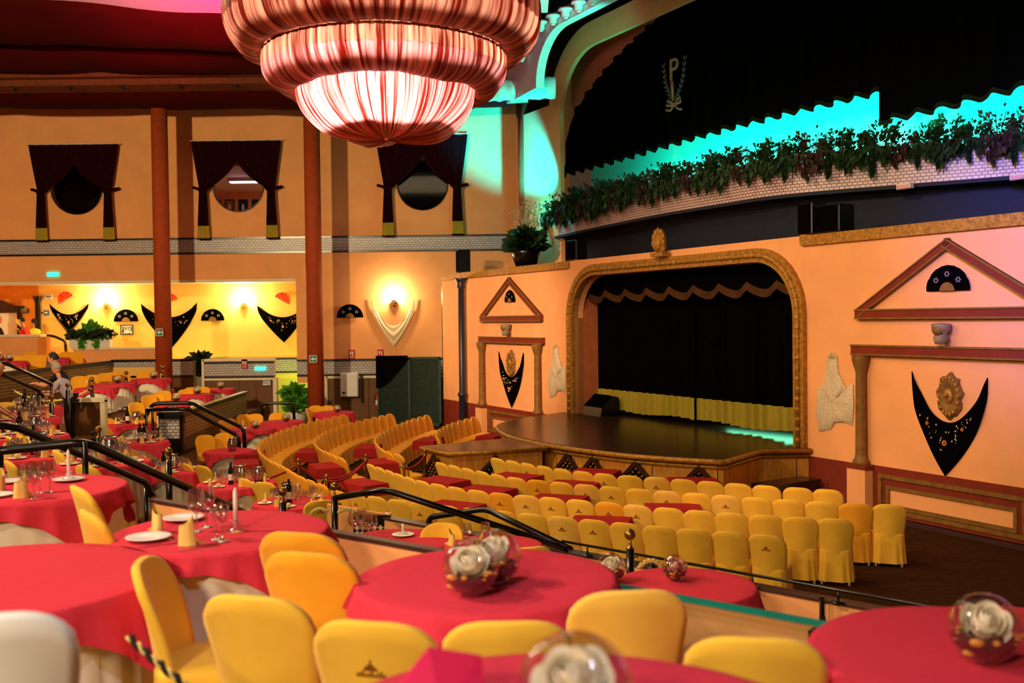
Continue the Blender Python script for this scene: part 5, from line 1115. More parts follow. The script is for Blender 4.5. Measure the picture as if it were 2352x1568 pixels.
def medallion(s, z, h, lab):
    t = thing('medallion', lab, 'ornament', W(s, z, .01), SROT); rnd = random.Random(3); N = 40
    o = [(h * .62 * (1 + .12 * math.sin(9 * a) + .05 * math.sin(17 * a)) * math.cos(a), h * (1 + .08 * math.sin(8 * a + 1)) * math.sin(a)) for a in [2 * PI * k / N for k in range(N)]]
    MB().loft([[(x, .0, z_) for x, z_ in o], [(x * .95, .05, z_ * .95) for x, z_ in o], [(x * .6, .08, z_ * .6) for x, z_ in o], [(x * .5, .05, z_ * .5) for x, z_ in o], [(x * .02, .05, z_ * .02) for x, z_ in o]], smooth=True).build('carved_frame', oldgold, t)
    MB().sphere((0, .06, .0), h * .3, 16, 10, (.8, .35, 1.1)).build('boss', gold, t); MB().sphere((0, .12, .02), h * .1, 10, 8).build('knob', gold, t)
    mb = MB()
    for k in range(18): a = 2 * PI * k / 18; mb.sphere((h * .5 * math.cos(a), .07, h * .8 * math.sin(a)), h * .09, 6, 5, (1, .5, 1))
    tag(mb.build('carved_leaves', gold, t), kind='stuff')
medallion(.9, 2.2, .36, 'oval carved medallion above the right wall shawl'); medallion(15.45, 2.22, .38, 'oval carved medallion above the left wall shawl')
def mantilla(s, lab):
    pts = [(0, 2.8), (.14, 2.78), (.16, 2.5), (.28, 2.3), (.36, 2.18), (.46, 2.26), (.5, 2.3), (.52, 1.9), (.48, 1.55), (.3, 1.6), (.08, 1.58), (-.02, 1.44), (-.3, 1.38), (-.36, 1.7), (-.34, 2.2), (-.2, 2.2), (-.1, 2.45), (-.1, 2.75)]
    t = thing('lace_mantilla', lab, 'lace shawl', W(s, 2.1, .01)); c = (.06, 1.95); mb = MB()
    ring = lambda k, o: [W(s - (c[0] + (x - c[0]) * k), c[1] + (z - c[1]) * k, o + .012 * math.sin(i * 2.1)) for i, (x, z) in enumerate(pts)]
    mb.loft([ring(1, .02), ring(.92, .05), ring(.6, .07), ring(.3, .06), ring(.02, .07)], smooth=True); mb.wbuild('lace_cloth', lace, t)
    mb = MB()
    for k in range(5): x = -.02 + .035 * k; mb.tube([W(s - x - .0, 2.72, .07), W(s - x, 2.86 - .012 * (k - 2) ** 2, .07)], .008, 5)
    mb.box((0, 0, 0), (0, 0, 0)) if 0 else None
    mb.wbuild('comb', lace, t)
mantilla(3.38, 'ivory lace mantilla hanging right of the proscenium frame'); mantilla(13.0, 'ivory lace mantilla hanging left of the proscenium frame')
# upstairs window curtains
def wcurtain(xo, xc, xt, ztop, ztie, zbot, lab, side):
    t = thing('window_curtain', lab, 'curtain', (xt, YF - .2, ztop))
    w1 = .13
    def f(u, v):
        z = ztop + (zbot - ztop) * v; k = (ztop - z) / (ztop - ztie)
        if k <= 1: e = k ** 1.6; a = xo + (xt - w1 * side - xo) * k ** 1.1; b = xc + (xt + w1 * side - xc) * k ** 2.5
        else: q = (z - zbot) / (ztie - zbot); a = xt - side * (w1 + .09 * (1 - q)); b = xt + side * (w1 + .07 * (1 - q))
        return (a + (b - a) * u, YF - .2 - .045 * math.sin(u * 30) * (1 - .5 * min(k, 1)) - .04 * (k > 1) , z)
    vs = lambda v0, v1: (lambda u, v: f(u, v0 + (v1 - v0) * v))
    MB().grid(vs(0, .86), 60, 24).wbuild('drape', maroon, t); MB().grid(vs(.86, .985), 60, 3).wbuild('gold_fringe', fringe_m, t); MB().grid(vs(.985, 1.0), 60, 1).wbuild('hem', maroon, t)
    MB().tube([(xt + side * .2, YF - .2, ztie + .06), (xt + side * .1, YF - .3, ztie - .05), (xt - side * .1, YF - .3, ztie - .04), (xt - side * .16, YF - .22, ztie + .02), (xt - side * .36, YF - .12, ztie + .08)], .05, 8).wbuild('tieback', maroon, t)
wl_ = ['left', 'middle', 'right']
for i, (cx, cz, r) in enumerate(wins):
    wx = (1.52, 1.52, 1.56)[i]; zt = (9.56, 9.62, 9.75)[i]
    wcurtain(cx - wx, cx + .12, cx - 1.12 - .02 * i, zt, 8.0, (6.3, 6.3, 6.32)[i], 'maroon velvet curtain on the left side of the %s round window' % wl_[i], 1)
    wcurtain(cx + wx, cx - .12, cx + 1.14 + .02 * i, zt, 8.0, (6.3, 6.3, 6.35)[i], 'maroon velvet curtain on the right side of the %s round window' % wl_[i], -1)
    t = thing('curtain_rod', 'pale curtain rod above the %s round window' % wl_[i], 'curtain rod', (cx, YF - .2, zt)); MB().tube([(-wx - .08, 0, .02), (wx + .05, 0, .02)], .018, 8).build('rod', cream, t)
    for e in (-1, 1): MB().box((e * wx - .02, 0, 0), (e * wx + .02, .2, .04)).build('bracket', cream, t)
# emblem on the upper curtain: the letter P between laurel sprays tied with a bow
t = thing('laurel_emblem', 'emblem of a letter P between two laurel sprays on the upper curtain', 'emblem', W(11.5, 9.62, -2.82), SROT)
text_mesh('P', .95, mat('tan_emblem_gilt', (176, 136, 100), .7), 'letter', t, (0, .02, .42), (PI / 2, 0, PI), .02)
MB().tube([(.09, .02, .1), (.06, .02, -.15), (.02, .02, -.5)], [.06, .05, .015], 8).build('stem', MATS['tan_emblem_gilt'], t)
for e in (-1, 1):
    mb = MB(); pth = spline([(e * .0, 0, -.6), (e * .2, 0, -.3), (e * .42, 0, .1), (e * .52, 0, .62)], 6)
    mb.tube(pth, .012, 5)
    for k, p in enumerate(pth[2::2]):
        d = (pth[min(2 * k + 3, len(pth) - 1)] - pth[2 * k + 1]).normalized()
        for s in (-1, 1):
            n = V((-d.z, 0, d.x)) * s; q = p + d * .13 + n * .1; mb.prism([p, p + d * .035 + n * .065, q, p + d * .1 + n * .03], (0, .015, 0))
    mb.build('laurel_spray', mat('laurel_grey_green_' + ('left' if e < 0 else 'right'), (96, 96, 76), .8), t)
    mb = MB(); mb.tube([(e * .02, 0, -.62), (e * .3, .02, -.45), (e * .34, .02, -.6), (e * .02, 0, -.64)], .04, 6); mb.tube([(0, 0, -.62), (e * .18, .02, -.78), (e * .38, .02, -.84 + (.12 if e > 0 else 0))], [.035, .03, .04], 6); mb.build('ribbon', MATS['tan_emblem_gilt'], t)
t.scale = (.86,) * 3
# ================================================================ SIGNS AND WALL EQUIPMENT
def sign(px, py, Y, w_, h_, m, lab, cat='sign', border=None):
    x, y, z = farp(px, py, Y); t = thing('wall_sign', lab, cat, (x, y, z)); MB().bbox((-w_ / 2, -.03, -h_ / 2), (w_ / 2, 0, h_ / 2), .004).build('plate', m, t)
    if border:
        bw = min(w_, h_) * .09; mb = MB()
        for a, b in (((-w_ / 2, -h_ / 2), (w_ / 2, -h_ / 2 + bw)), ((-w_ / 2, h_ / 2 - bw), (w_ / 2, h_ / 2)), ((-w_ / 2, -h_ / 2), (-w_ / 2 + bw, h_ / 2)), ((w_ / 2 - bw, -h_ / 2), (w_ / 2, h_ / 2))): mb.box((a[0], -.045, a[1]), (b[0], -.02, b[1]))
        mb.build('border', border, t)
    return t
def arrow(t, d, s, m=signwhite):
    MB().prism([(d * s * .5, -.036, 0), (0, -.036, s * .42), (0, -.036, s * .15), (-d * s * .5, -.036, s * .15), (-d * s * .5, -.036, -s * .15), (0, -.036, -s * .15), (0, -.036, -s * .42)], (0, .005, 0)).build('arrow', m, t)
t = sign(367, 763, 31.7, .24, .24, signgreen, 'green sign with white left arrow on the first russet column', border=signwhite); arrow(t, -1, .16)
t = sign(720, 824, 31.7, .24, .24, signgreen, 'green sign with white left arrow on the second russet column', border=signwhite); arrow(t, -1, .16)
t = sign(107, 718, 36.97, .18, .18, signblue, 'blue sign with white right arrow on the yellow wall'); arrow(t, 1, .13)
MB().bbox((-.14, -.02, -.03), (-.19, -.01, .03), .002).build('switch', ink, t)
t = sign(112, 682, 36.97, .3, .17, signwhite, 'small pale sign with two dark lines of print on the yellow wall'); MB().box((-.1, -.035, .01), (.1, -.028, .04)).box((-.05, -.035, -.05), (.05, -.028, -.03)).build('print', ink, t)
t = sign(122, 630, 33.97, .42, .17, exit_glow, 'lit green exit lamp on the far wall above the alcove', 'exit sign', signwhite); MB().prism([(-.06, -.05, -.03), (0, -.05, .06), (.06, -.05, -.03)], (0, .006, 0)).build('pictogram', exit_glow, t)
t = sign(598, 846, 33.07, .38, .15, exit_glow, 'lit turquoise exit lamp on the tiled toilet partition', 'exit sign', signwhite)
t = sign(613, 879, 33.09, .3, .2, signwhite, 'white WC sign on the brown partition', border=ink); text_mesh('WC', .15, ink, 'lettering', t, (0, -.034, 0), (PI / 2, 0, 0)); MB().box((.0, -.036, -.075), (.08, -.032, -.065)).build('underline', ink, t)
t = sign(292, 757, 36.97, .48, .38, signwhite, 'framed WC picture with figures and arrow on the yellow wall', border=leaf_m); text_mesh('WC', .2, leaf_m, 'lettering', t, (0, -.034, .03), (PI / 2, 0, 0))
MB().prism([(-.2, -.036, -.1), (-.1, -.036, -.1), (-.13, -.036, .0), (-.13, -.036, .12), (-.17, -.036, .12), (-.16, -.036, .0)], (0, .005, 0)).build('lady_figure', ink, t); MB().prism([(.13, -.036, -.08), (.15, -.036, .02), (.12, -.036, .1), (.17, -.036, .06), (.21, -.036, .12), (.18, -.036, .0), (.2, -.036, -.08), (.17, -.036, -.02)], (0, .005, 0)).build('gentleman_figure', leaf_m, t); MB().box((-.17, -.036, -.145), (.1, -.03, -.13)).prism([(.08, -.036, -.16), (.16, -.036, -.137), (.08, -.036, -.115)], (0, .005, 0)).build('arrow', ink, t)
for px, py, Y, lab in ((808, 813, 33.97, 'red fire hose sign on the far wall, left of the pair'), (874, 812, 33.97, 'red fire extinguisher sign above the green lattice screen'), (562, 835, 33.07, 'red fire extinguisher sign on the tiled partition'), (1023, 812, 33.2, 'small red fire sign at the end of the stage wall')):
    t = sign(px, py, Y, .2 if px < 1000 else .12, .3, signred, lab); MB().box((-.06, -.036, -.02), (-.02, -.03, .09)).box((.0, -.036, .05), (.06, -.03, .08)).box((.02, -.036, -.05), (.05, -.03, .05)).box((-.07, -.036, -.11), (.07, -.03, -.09)).build('pictogram', signwhite, t)
def extinguisher(px, py, Y, lab):
    x, y, z = farp(px, py, Y); t = thing('fire_extinguisher', lab, 'fire extinguisher', (x, y - .12, z - .27)); MB().lathe([(0, 0), (.08, 0), (.085, .03), (.085, .4), (.06, .47), (.025, .5), (.025, .53), (0, .53)], 16).build('cylinder', red_paint, t)
    MB().box((-.02, -.08, .52), (.02, .03, .56)).tube([(0, 0, .53), (-.1, 0, .48), (-.11, 0, .2)], .014, 6).build('handle_and_hose', black_m, t); MB().lathe([(.0865, .15), (.0865, .3)], 16).build('label', signwhite, t); MB().box((-.05, .06, .2), (.05, .12, .35)).build('wall_bracket', black_m, t)
extinguisher(869, 920, 33.95, 'red fire extinguisher on the brown panelling beside the lattice screen'); extinguisher(510, 915, 33.05, 'red fire extinguisher on the brown toilet partition')
t = thing('wall_cabinet', 'white metal cabinet on the far wall beside the second column', 'cabinet', (-5.53, 33.7, .93)); MB().bbox((-.3, -.03, 0), (.29, .27, .8), .012).build('body', whiteplastic, t); MB().bbox((-.28, -.055, .03), (.27, -.03, .77), .008).build('door', whiteplastic, t); MB().box((-.24, -.065, .1), (-.13, -.05, .17)).build('lock', ink, t)
MB().box((.36, .12, -.2), (.42, .26, .75)).build('conduit', black_m, t)
# lattice screen
t = thing('lattice_screen', 'dark green lattice screen at the corner of the far wall', 'screen', (-3.42, 32.9, 0))
for x0, x1 in ((-1.05, -.99), (-.03, .05), (.99, 1.06)): MB().box((x0, -.05, 0), (x1, .05, 2.25)).build('upright', lattice_m, t)
MB().box((-1.05, -.05, 2.2), (1.06, .05, 2.28)).build('top_rail', lattice_m, t); MB().box((-1.05, -.05, .0), (1.06, .05, .08)).build('bottom_rail', lattice_m, t)
mb = MB()
for k in range(-28, 30):
    for sg in (1, -1):
        x0 = k * .076; p = []
        for z in (.06, 2.22):
            p.append((x0 + sg * (z - 1.1), z))
        (xa, za), (xb, zb) = p
        def clipx(x, z, xo, zo, lim): return (lim, z + (zo - z) * (lim - x) / (xo - x))
        for lim in (-1, 1):
            if (xa - lim) * lim > 0 and (xb - lim) * lim > 0: break
            if (xa - lim) * lim > 0: xa, za = clipx(xa, za, xb, zb, lim)
            elif (xb - lim) * lim > 0: xb, zb = clipx(xb, zb, xa, za, lim)
        else:
            y = -.012 if sg > 0 else .004; mb.prism([(xa - .011, y, za), (xa + .011, y, za), (xb + .011, y, zb), (xb - .011, y, zb)], (0, .01, 0))
tag(mb.build('lattice_slats', lattice_m, t), kind='stuff')
MB().box((-1.0, .06, .05), (1.0, .075, 2.2)).build('backing_cloth', mat('dark_grey_cloth', (40, 46, 46), .9), t)
t = thing('draped_cloth', 'black cloth thrown over the left top corner of the lattice screen', 'cloth', (-4.0, 32.84, 2.3)); MB().grid(lambda u, v: (-.5 + 1.05 * u, -.02 - .03 * math.sin(7 * u) * v - .02, .02 - v * (1.05 - .95 * u ** 1.6)), 20, 8).build('cloth', blackcloth, t); MB().box((-.5, -.04, .0), (.55, .1, .03)).build('fold', blackcloth, t)
# loudspeakers, monitor
def speaker(p, w_, h_, d_, rz, lab, grille=True):
    t = thing('loudspeaker', lab, 'speaker', p, rz); MB().bbox((-w_ / 2, -d_ / 2, 0), (w_ / 2, d_ / 2, h_), .02).build('cabinet', black_m, t); MB().box((-w_ * .44, d_ / 2, h_ * .05), (w_ * .44, d_ / 2 + .015, h_ * .95)).build('grille', blackcloth, t); MB().box((-w_ * .3, -d_ * .2, -.03), (w_ * .3, d_ * .2, 0)).build('foot', black_m, t)
speaker(W(19.2, 5.0, -.3), .42, .72, .4, SROT - .3, 'black loudspeaker on the left end of the stage wall by the flower pot'); speaker(W(3.62, 5.0, -.32), .62, .5, .4, SROT, 'black loudspeaker on the stage wall below the right plants'); speaker(W(12.4, 5.0, -.3), .5, .52, .35, SROT, 'black loudspeaker on the stage wall above the left cornice end'); speaker(W(4.15, 5.0, -.32), .36, .6, .4, SROT, 'tall black loudspeaker left of the wide one on the stage wall')
t = thing('stage_monitor', 'black wedge monitor at the left foot of the stage curtain', 'speaker', W(11.35, 1.05, -.32), SROT); MB().prism([(-.42, -.25, 0), (-.42, .3, 0), (-.42, .26, .22), (-.42, -.1, .5), (-.42, -.25, .46)], (.84, 0, 0)).build('cabinet', black_m, t); MB().prism([(-.36, .25, .24), (.36, .25, .24), (.36, -.06, .5), (-.36, -.06, .5)], (0, .02, .02)).build('grille', blackcloth, t)
for e, s in enumerate((1.6, .2)):
    t = thing('spot_lamp', ('small' if e else 'small warm lit') + ' lamp fixed under the balcony tiles at the right, %s one' % ('right' if e else 'left'), 'lamp', W(3.4 - 1.75 * e, 5.9, -2.0 - .85 * e), SROT); MB().bbox((-.16, 0, -.05), (.16, .12, .06), .01).build('housing', cream, t); MB().box((-.13, .1, -.04), (.13, .135, .03)).build('lens', rose_p, t)
# sconces
def sconce(px, py, Y, pw, lab):
    x, y, z = farp(px, py, Y); t = thing('wall_sconce', lab, 'lamp', (x, y, z)); MB().lathe([(0, -.0), (.05, 0), (.05, .03), (0, .03)], 12, (0, -.04, -.08)).tube([(0, 0, -.1), (0, -.1, -.1), (0, -.14, 0)], .015, 6).build('arm', brass, t)
    MB().lathe([(.0, .0), (.05, .02), (.09, .14)], 16, (0, -.14, 0)).build('glass_shade', china, t); MB().sphere((0, -.14, .08), .045, 10, 8).build('bulb', bulb_w, t)
    lamp('sconce_light', 'POINT', (x, y - .24, z + .24), pw, (255, 226, 176), size=.06)
sconce(905, 697, 33.98, 190, 'brightly lit sconce above the ivory shawl on the far wall'); sconce(245, 703, 36.98, 230, 'brightly lit sconce in the yellow alcove left of the first column'); sconce(560, 703, 36.98, 230, 'brightly lit sconce in the yellow alcove between fan and rightmost shawl')
lamp('green_stair_light', 'POINT', (-7.9, 35.9, 1.2), 45, (170, 255, 110), size=.1); lamp('green_stair_light_left', 'POINT', (-11.2, 36.0, 1.2), 60, (180, 255, 130), size=.1); lamp('alcove_strip', 'AREA', (-13, 35.4, 4.8), 45, (255, 226, 170), (-13, 36.2, 0), 7, .3)
lamp('bar_light', 'POINT', (-18.6, 35.2, 4.2), 25, (255, 190, 110), size=.1)
# ================================================================ PLANTS
def leaves(n, seed, fn, ln=.14, m=None):
    rnd = random.Random(seed); mb = MB()
    for _ in range(n):
        p, d = fn(rnd); d = V(d).normalized(); s = d.cross(V((rnd.uniform(-1, 1), rnd.uniform(-1, 1), rnd.uniform(-.3, 1)))).normalized(); l = ln * rnd.uniform(.6, 1.3); w_ = l * .28; p = V(p)
        mb.add([p, p + d * l * .45 + s * w_, p + d * l - V((0, 0, l * .15)), p + d * l * .45 - s * w_], [(0, 1, 2), (0, 2, 3)])
    return mb
def mk_hang(seed, m, ln, up):
    t = thing('hanging_plant', None, 'plant')
    def f(rnd):
        if rnd.random() < up: a = rnd.uniform(0, 6.28); r = rnd.random() ** .5 * .28; return (r * math.cos(a), r * math.sin(a) * .7, rnd.uniform(-.02, .24) + rnd.random() ** 3 * .3), (math.cos(a) * .6, math.sin(a) * .6, rnd.uniform(.1, 1.2))
        k = rnd.random(); br = rnd.choice((-.2, 0, .18)); return (br + rnd.gauss(0, .07) * (1.2 - k), .18 + .06 * k + rnd.gauss(0, .03), .12 - .42 * k * (1 if br == 0 else .6)), (rnd.uniform(-.6, .6), rnd.uniform(0, .6), -1)
    tag(leaves(330, seed, f, ln).build('foliage', m, t), kind='stuff')
    mb = MB(); rnd = random.Random(seed)
    for b in (-.2, 0, .18): mb.tube([(b * .3, 0, 0), (b, .15, .14), (b * 1.1, .2, -.1), (b, .22, -.28)], .008, 4)
    for _ in range(4): a = rnd.uniform(0, 6.28); mb.tube([(0, 0, 0), (.1 * math.cos(a), .08 * math.sin(a), .2), (.2 * math.cos(a), .1 * math.sin(a), rnd.uniform(.3, .5))], .006, 4)
    mb.build('stems', twig_m if 0 else leaf_r, t); MB().lathe([(0, 0), (.1, 0), (.13, .12), (.0, .12)], 10, (0, -.05, -.02)).build('pot', terracotta, t)
    return Proto(t)
HP = [mk_hang(1, leaf_m, .15, .6), mk_hang(2, leaf_m, .13, .5), mk_hang(3, leaf_r, .11, .35)]
rnd = random.Random(4)
for k, (p, d) in enumerate(resample([V((q.x, q.y, 0)) for q in bp_], .42, .2)):
    if p.x < -2.5: continue
    o = HP[(0, 1, 2, 1)[k % 4]].put(W(p.x, 6.6, p.y - .06), SROT + rnd.uniform(-.3, .3), rnd.uniform(.85, 1.25)); reg(o, 'hang', 'trailing plant, {} along the edge of the upper stage balcony', 'plant', 'plants along the balcony')
def pot(p, rz, lab, r, h, m, lf, n, ln, seed, spread=1., tall=.6, name='potted_plant'):
    t = thing(name, lab, 'plant', p, rz); MB().lathe([(0, 0), (r * .7, 0), (r, h * .8), (r * 1.05, h), (r * .9, h), (r * .85, h * .9), (0, h * .88)], 20).build('pot', m, t)
    def f(q): a = q.uniform(0, 6.28); e = q.random(); return (r * spread * e * math.cos(a) * .7, r * spread * e * math.sin(a) * .7, h + q.random() ** 1.6 * tall), (math.cos(a) * e * 1.2, math.sin(a) * e * 1.2, 1.1 - e)
    tag(leaves(n, seed, f, ln).build('foliage', lf, t), kind='stuff'); return t
t = pot(W(15.9, 5.0, -.75), 0, 'big dark pot with bushy fern and pale dried sprays on the stage wall', .42, .5, black_m, leaf_m, 900, .3, 11, 1.5, .5)
mb = MB(); rnd = random.Random(9)
for k in range(26):
    a = rnd.uniform(0, 6.28); e = rnd.random(); top_ = V((math.cos(a) * e * .75, math.sin(a) * e * .5, rnd.uniform(1.2, 1.9))); mb.tube([(0, 0, .5), top_ * .55 + V((0, 0, .3)), top_], .008, 4)
    for _ in range(12): mb.sphere(top_ + V((rnd.gauss(0, .1), rnd.gauss(0, .08), rnd.gauss(-.12, .14))), .02, 5, 3)
tag(mb.build('dried_sprays', twig_m, t), kind='stuff')
x, y, z = farp(683, 965, 32.6); pot((x, y, 0.0), 0, 'potted palm in a white planter left of the second russet column', .3, .55, whiteplastic, leaf_b, 320, .32, 12, 1.5, .75)
x, y, z = farp(460, 880, 34.8); pot((x, y, 1.0), 0, 'potted palm in a white planter beside the toilet partition', .3, .6, whiteplastic, leaf_m, 320, .3, 13, 1.4, .75)
MB().box((-.35, -.3, -1), (.35, .3, 0)).build('stand', wood_m, bpy.data.objects[[o.name for o in sc.objects if o.get('label', '').startswith('potted palm in a white planter beside')][0]])
t = thing('long_planter', 'long white planter box with mixed green plants on the alcove ledge', 'planter', (-14.2 - .4, 34.48, 2.68)); MB().bbox((-.68, -.13, 0), (.72, .13, .32), .01).build('box', signwhite, t)
tag(leaves(700, 21, lambda q: ((q.uniform(-.72, .76), q.uniform(-.18, .18), q.uniform(.25, .55)), (q.uniform(-1, 1), q.uniform(-1, .4), q.uniform(.0, 1.2))), .2).build('foliage', leaf_m, t), kind='stuff')
tag(leaves(130, 22, lambda q: ((q.gauss(.02, .1), q.gauss(0, .05), q.uniform(.35, .7)), (q.gauss(0, .5), q.gauss(0, .3), 1.2)), .34).build('tall_blades', leaf_b, t), kind='stuff')
tag(leaves(160, 23, lambda q: ((q.choice((-.25, .28)) + q.gauss(0, .06), -.15, q.uniform(.02, .35)), (q.gauss(0, .4), -.5, -1)), .12).build('trailing_leaves', leaf_b, t), kind='stuff')
MB().sphere((.14, -.08, .78), .07, 8, 6).build('white_blossom', signwhite, t)
# bar corner pieces at the far left
t = thing('bar_doorway', 'pale doorway under a dark carved lintel behind the bar', 'doorway', (-18.75, 36.9, 2.0)); MB().box((-1.2, -.02, 0), (.62, .05, 1.95)).build('door_panel', signwhite, t); MB().box((-1.2, -.12, 1.95), (.85, .05, 2.1)).prism([(-1.2, -.1, 2.1), (.6, -.1, 2.1), (-.1, -.1, 2.42), (-1.2, -.1, 2.42)], (0, .1, 0)).build('carved_lintel', wood_d, t)
for px, zt, lab in ((45, 4.2, 'short black half column beside the bar doorway'), (87, 4.55, 'tall black half column at the corner of the yellow wall')):
    x, y, z = farp(px, 730, 36.85); t = thing('half_column', lab, 'column', (x, y, 2.0)); MB().lathe([(.1, 0), (.09, zt - 2.25), (.16, zt - 2.05), (.16, zt - 2.0), (0, zt - 2.0)], 12).build('shaft', black_m, t); MB().box((-.16, -.16, 0), (.16, .12, .12)).build('base', black_m, t)
# ================================================================ CHANDELIER
t = thing('chandelier', 'huge three tier chandelier of gathered red satin hanging in the foreground', 'chandelier', (-1.23, 10.0, 5.3))
def tier(prof, name, npl, amp, seed, z0=5.3):
    pr = spline([(r, 0, z - z0) for r, z in prof], 5); n = len(pr)
    def f(u, v):
        i = v * (n - 1); k = min(n - 2, int(i)); p = pr[k].lerp(pr[k + 1], i - k); a = 2 * PI * u
        w_ = noise.noise(V((math.cos(a) * 3, math.sin(a) * 3, seed))); ph = npl * a + 2.2 * w_ + 1.2 * v * w_
        e = math.sin(PI * v) ** .5 if amp < .05 else 1
        d = amp * (.6 * math.sin(ph) + .4 * math.sin(ph * 2.3 + 1)) * (.35 + .65 * e) + .03 * noise.noise(V((math.cos(a) * 1.5, math.sin(a) * 1.5, seed + 5)))
        sagz = .045 * math.sin(a * 4 + seed) * (1 - abs(2 * v - 1))
        r = max(.01, p.x * (1 + d * .6)); return (r * math.cos(a), r * math.sin(a), p.z + sagz + .02 * noise.noise(V((math.cos(a) * 4, math.sin(a) * 4, v * 3 + seed))))
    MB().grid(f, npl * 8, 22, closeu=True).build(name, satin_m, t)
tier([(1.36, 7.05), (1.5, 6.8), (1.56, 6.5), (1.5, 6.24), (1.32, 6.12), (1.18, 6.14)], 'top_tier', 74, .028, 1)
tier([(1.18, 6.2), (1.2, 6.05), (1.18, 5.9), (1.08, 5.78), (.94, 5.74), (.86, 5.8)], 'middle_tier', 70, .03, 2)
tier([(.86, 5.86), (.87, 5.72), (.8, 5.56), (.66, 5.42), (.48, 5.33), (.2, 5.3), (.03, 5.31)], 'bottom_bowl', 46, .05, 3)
mb = MB()
for r, z in ((1.18, .82), (.86, .5), (1.36, 1.7)): mb.tube([(r * math.cos(a * PI / 24), r * math.sin(a * PI / 24), z) for a in range(49)], .015, 6, caps=False)
mb.build('hoop_frame', brass, t); mb = MB(); mb.tube([(0, 0, .1), (0, 0, 8.3)], .03, 8)
for k in range(6): a = k * PI / 3; mb.tube([(0, 0, 3.2), (1.36 * math.cos(a), 1.36 * math.sin(a), 1.7)], .01, 5)
mb.build('suspension_rods', brass, t)
MB().lathe([(0, .70), (1.14, .68), (1.14, .66), (0, .68)], 40).build('light_blocking_disc', mat('dark_light_blocker', (60, 24, 14), .9), t); MB().lathe([(0, .24), (.5, .22), (.5, .2), (0, .22)], 32).build('light_blocking_disc', MATS['dark_light_blocker'], t); MB().lathe([(0, 1.12), (1.42, 1.1), (1.42, 1.08), (0, 1.1)], 40).build('light_blocking_disc', MATS['dark_light_blocker'], t)  # unseen discs added to keep lamp light off the lower satin
MB().lathe([(0, 1.78), (1.3, 1.75), (1.36, 1.72)], 40).build('light_blocking_cover', MATS['dark_light_blocker'], t)  # disc added to keep lamp light off the tent ceiling
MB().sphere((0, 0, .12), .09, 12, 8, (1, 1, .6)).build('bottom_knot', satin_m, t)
for k in range(5):
    a = 2 * PI * k / 5 + .3; MB().sphere((.45 * math.cos(a), .45 * math.sin(a), .62), .05, 10, 8).build('bulb', bulb_w, t)
lamp('chandelier_lamp_low', 'POINT', (-1.35, 9.75, 5.86), 300, (255, 214, 232), size=.1); lamp('chandelier_lamp_mid', 'POINT', (-1.23, 10.0, 6.2), 420, (255, 226, 200), size=.15); lamp('chandelier_lamp_top', 'POINT', (-1.23, 10.0, 6.9), 80, (255, 190, 160), size=.25)
# ================================================================ PEOPLE
def body(joints, edges, m, name, parent, sub=2, loc=(0, 0, 0)):
    me = bpy.data.meshes.new(name); me.from_pydata([j[0] for j in joints], edges, []); o = bpy.data.objects.new(name, me); COL.objects.link(o)
    md = o.modifiers.new('skin', 'SKIN'); 
    for i, j in enumerate(joints): r = j[1]; me.skin_vertices[0].data[i].radius = (r, r) if not hasattr(r, '__len__') else r
    me.skin_vertices[0].data[0].use_root = True
    s = o.modifiers.new('sub', 'SUBSURF'); s.levels = sub; s.render_levels = sub
    ev = o.evaluated_get(bpy.context.evaluated_depsgraph_get()); nm = bpy.data.meshes.new_from_object(ev); bpy.data.objects.remove(o)
    nm.name = name; nm.materials.clear(); nm.materials.append(m); nm.polygons.foreach_set('use_smooth', [True] * len(nm.polygons))
    ob = bpy.data.objects.new(name, nm); COL.objects.link(ob); ob.parent = parent; ob.location = loc; return ob
def head(t, c, yaw, hair, hm, tilt=0., r=.105, ponytail=False, parent_z=0):
    R_ = Matrix.Rotation(yaw, 3, 'Z') @ Matrix.Rotation(tilt, 3, 'X'); c = V(c); L_ = lambda p: c + R_ @ V(p)      # local: face to +Y
    mb = MB(); mb.grid(lambda u, v: L_((r * .78 * math.sin(PI * v) * math.cos(2 * PI * u), r * .95 * math.sin(PI * v) * math.sin(2 * PI * u), r * 1.18 * -math.cos(PI * v) - (.02 if math.sin(2 * PI * u) > .3 and v < .35 else 0))), 18, 14, closeu=True)
    mb.sphere(L_((0, r * .98, -.005)), .017, 8, 6, (.8, 1, 1.3))
    for e in (-1, 1): mb.sphere(L_((e * r * .8, -.005, 0)), .025, 8, 6, (.4, .8, 1.2))
    mb.build('head', skin_m, t)
    mb = MB()
    for e in (-1, 1): mb.sphere(L_((e * .033, r * .85, .025)), .011, 8, 6)
    mb.build('eyes', ink, t); MB().sphere(L_((0, r * .86, -.055)), .02, 8, 5, (1.1, .4, .35)).build('mouth', signred, t)
    mb = MB(); mb.grid(lambda u, v: L_((r * .86 * math.sin(PI * (.42 + .58 * v)) * math.cos(2 * PI * u), -.014 + r * 1.0 * math.sin(PI * (.42 + .58 * v)) * math.sin(2 * PI * u) * (.78 if math.sin(2 * PI * u) > 0 and v < .42 else 1.03), .012 + r * 1.26 * -math.cos(PI * (.42 + .58 * v)))), 20, 10, closeu=True)
    if ponytail: mb.tube([L_((0, -r * .9, .05)), L_((0, -r * 1.5, .03)), L_((0, -r * 1.7, -.12)), L_((0, -r * 1.5, -.24))], [.03, .045, .04, .012], 8)
    mb.build('hair', hm, t)
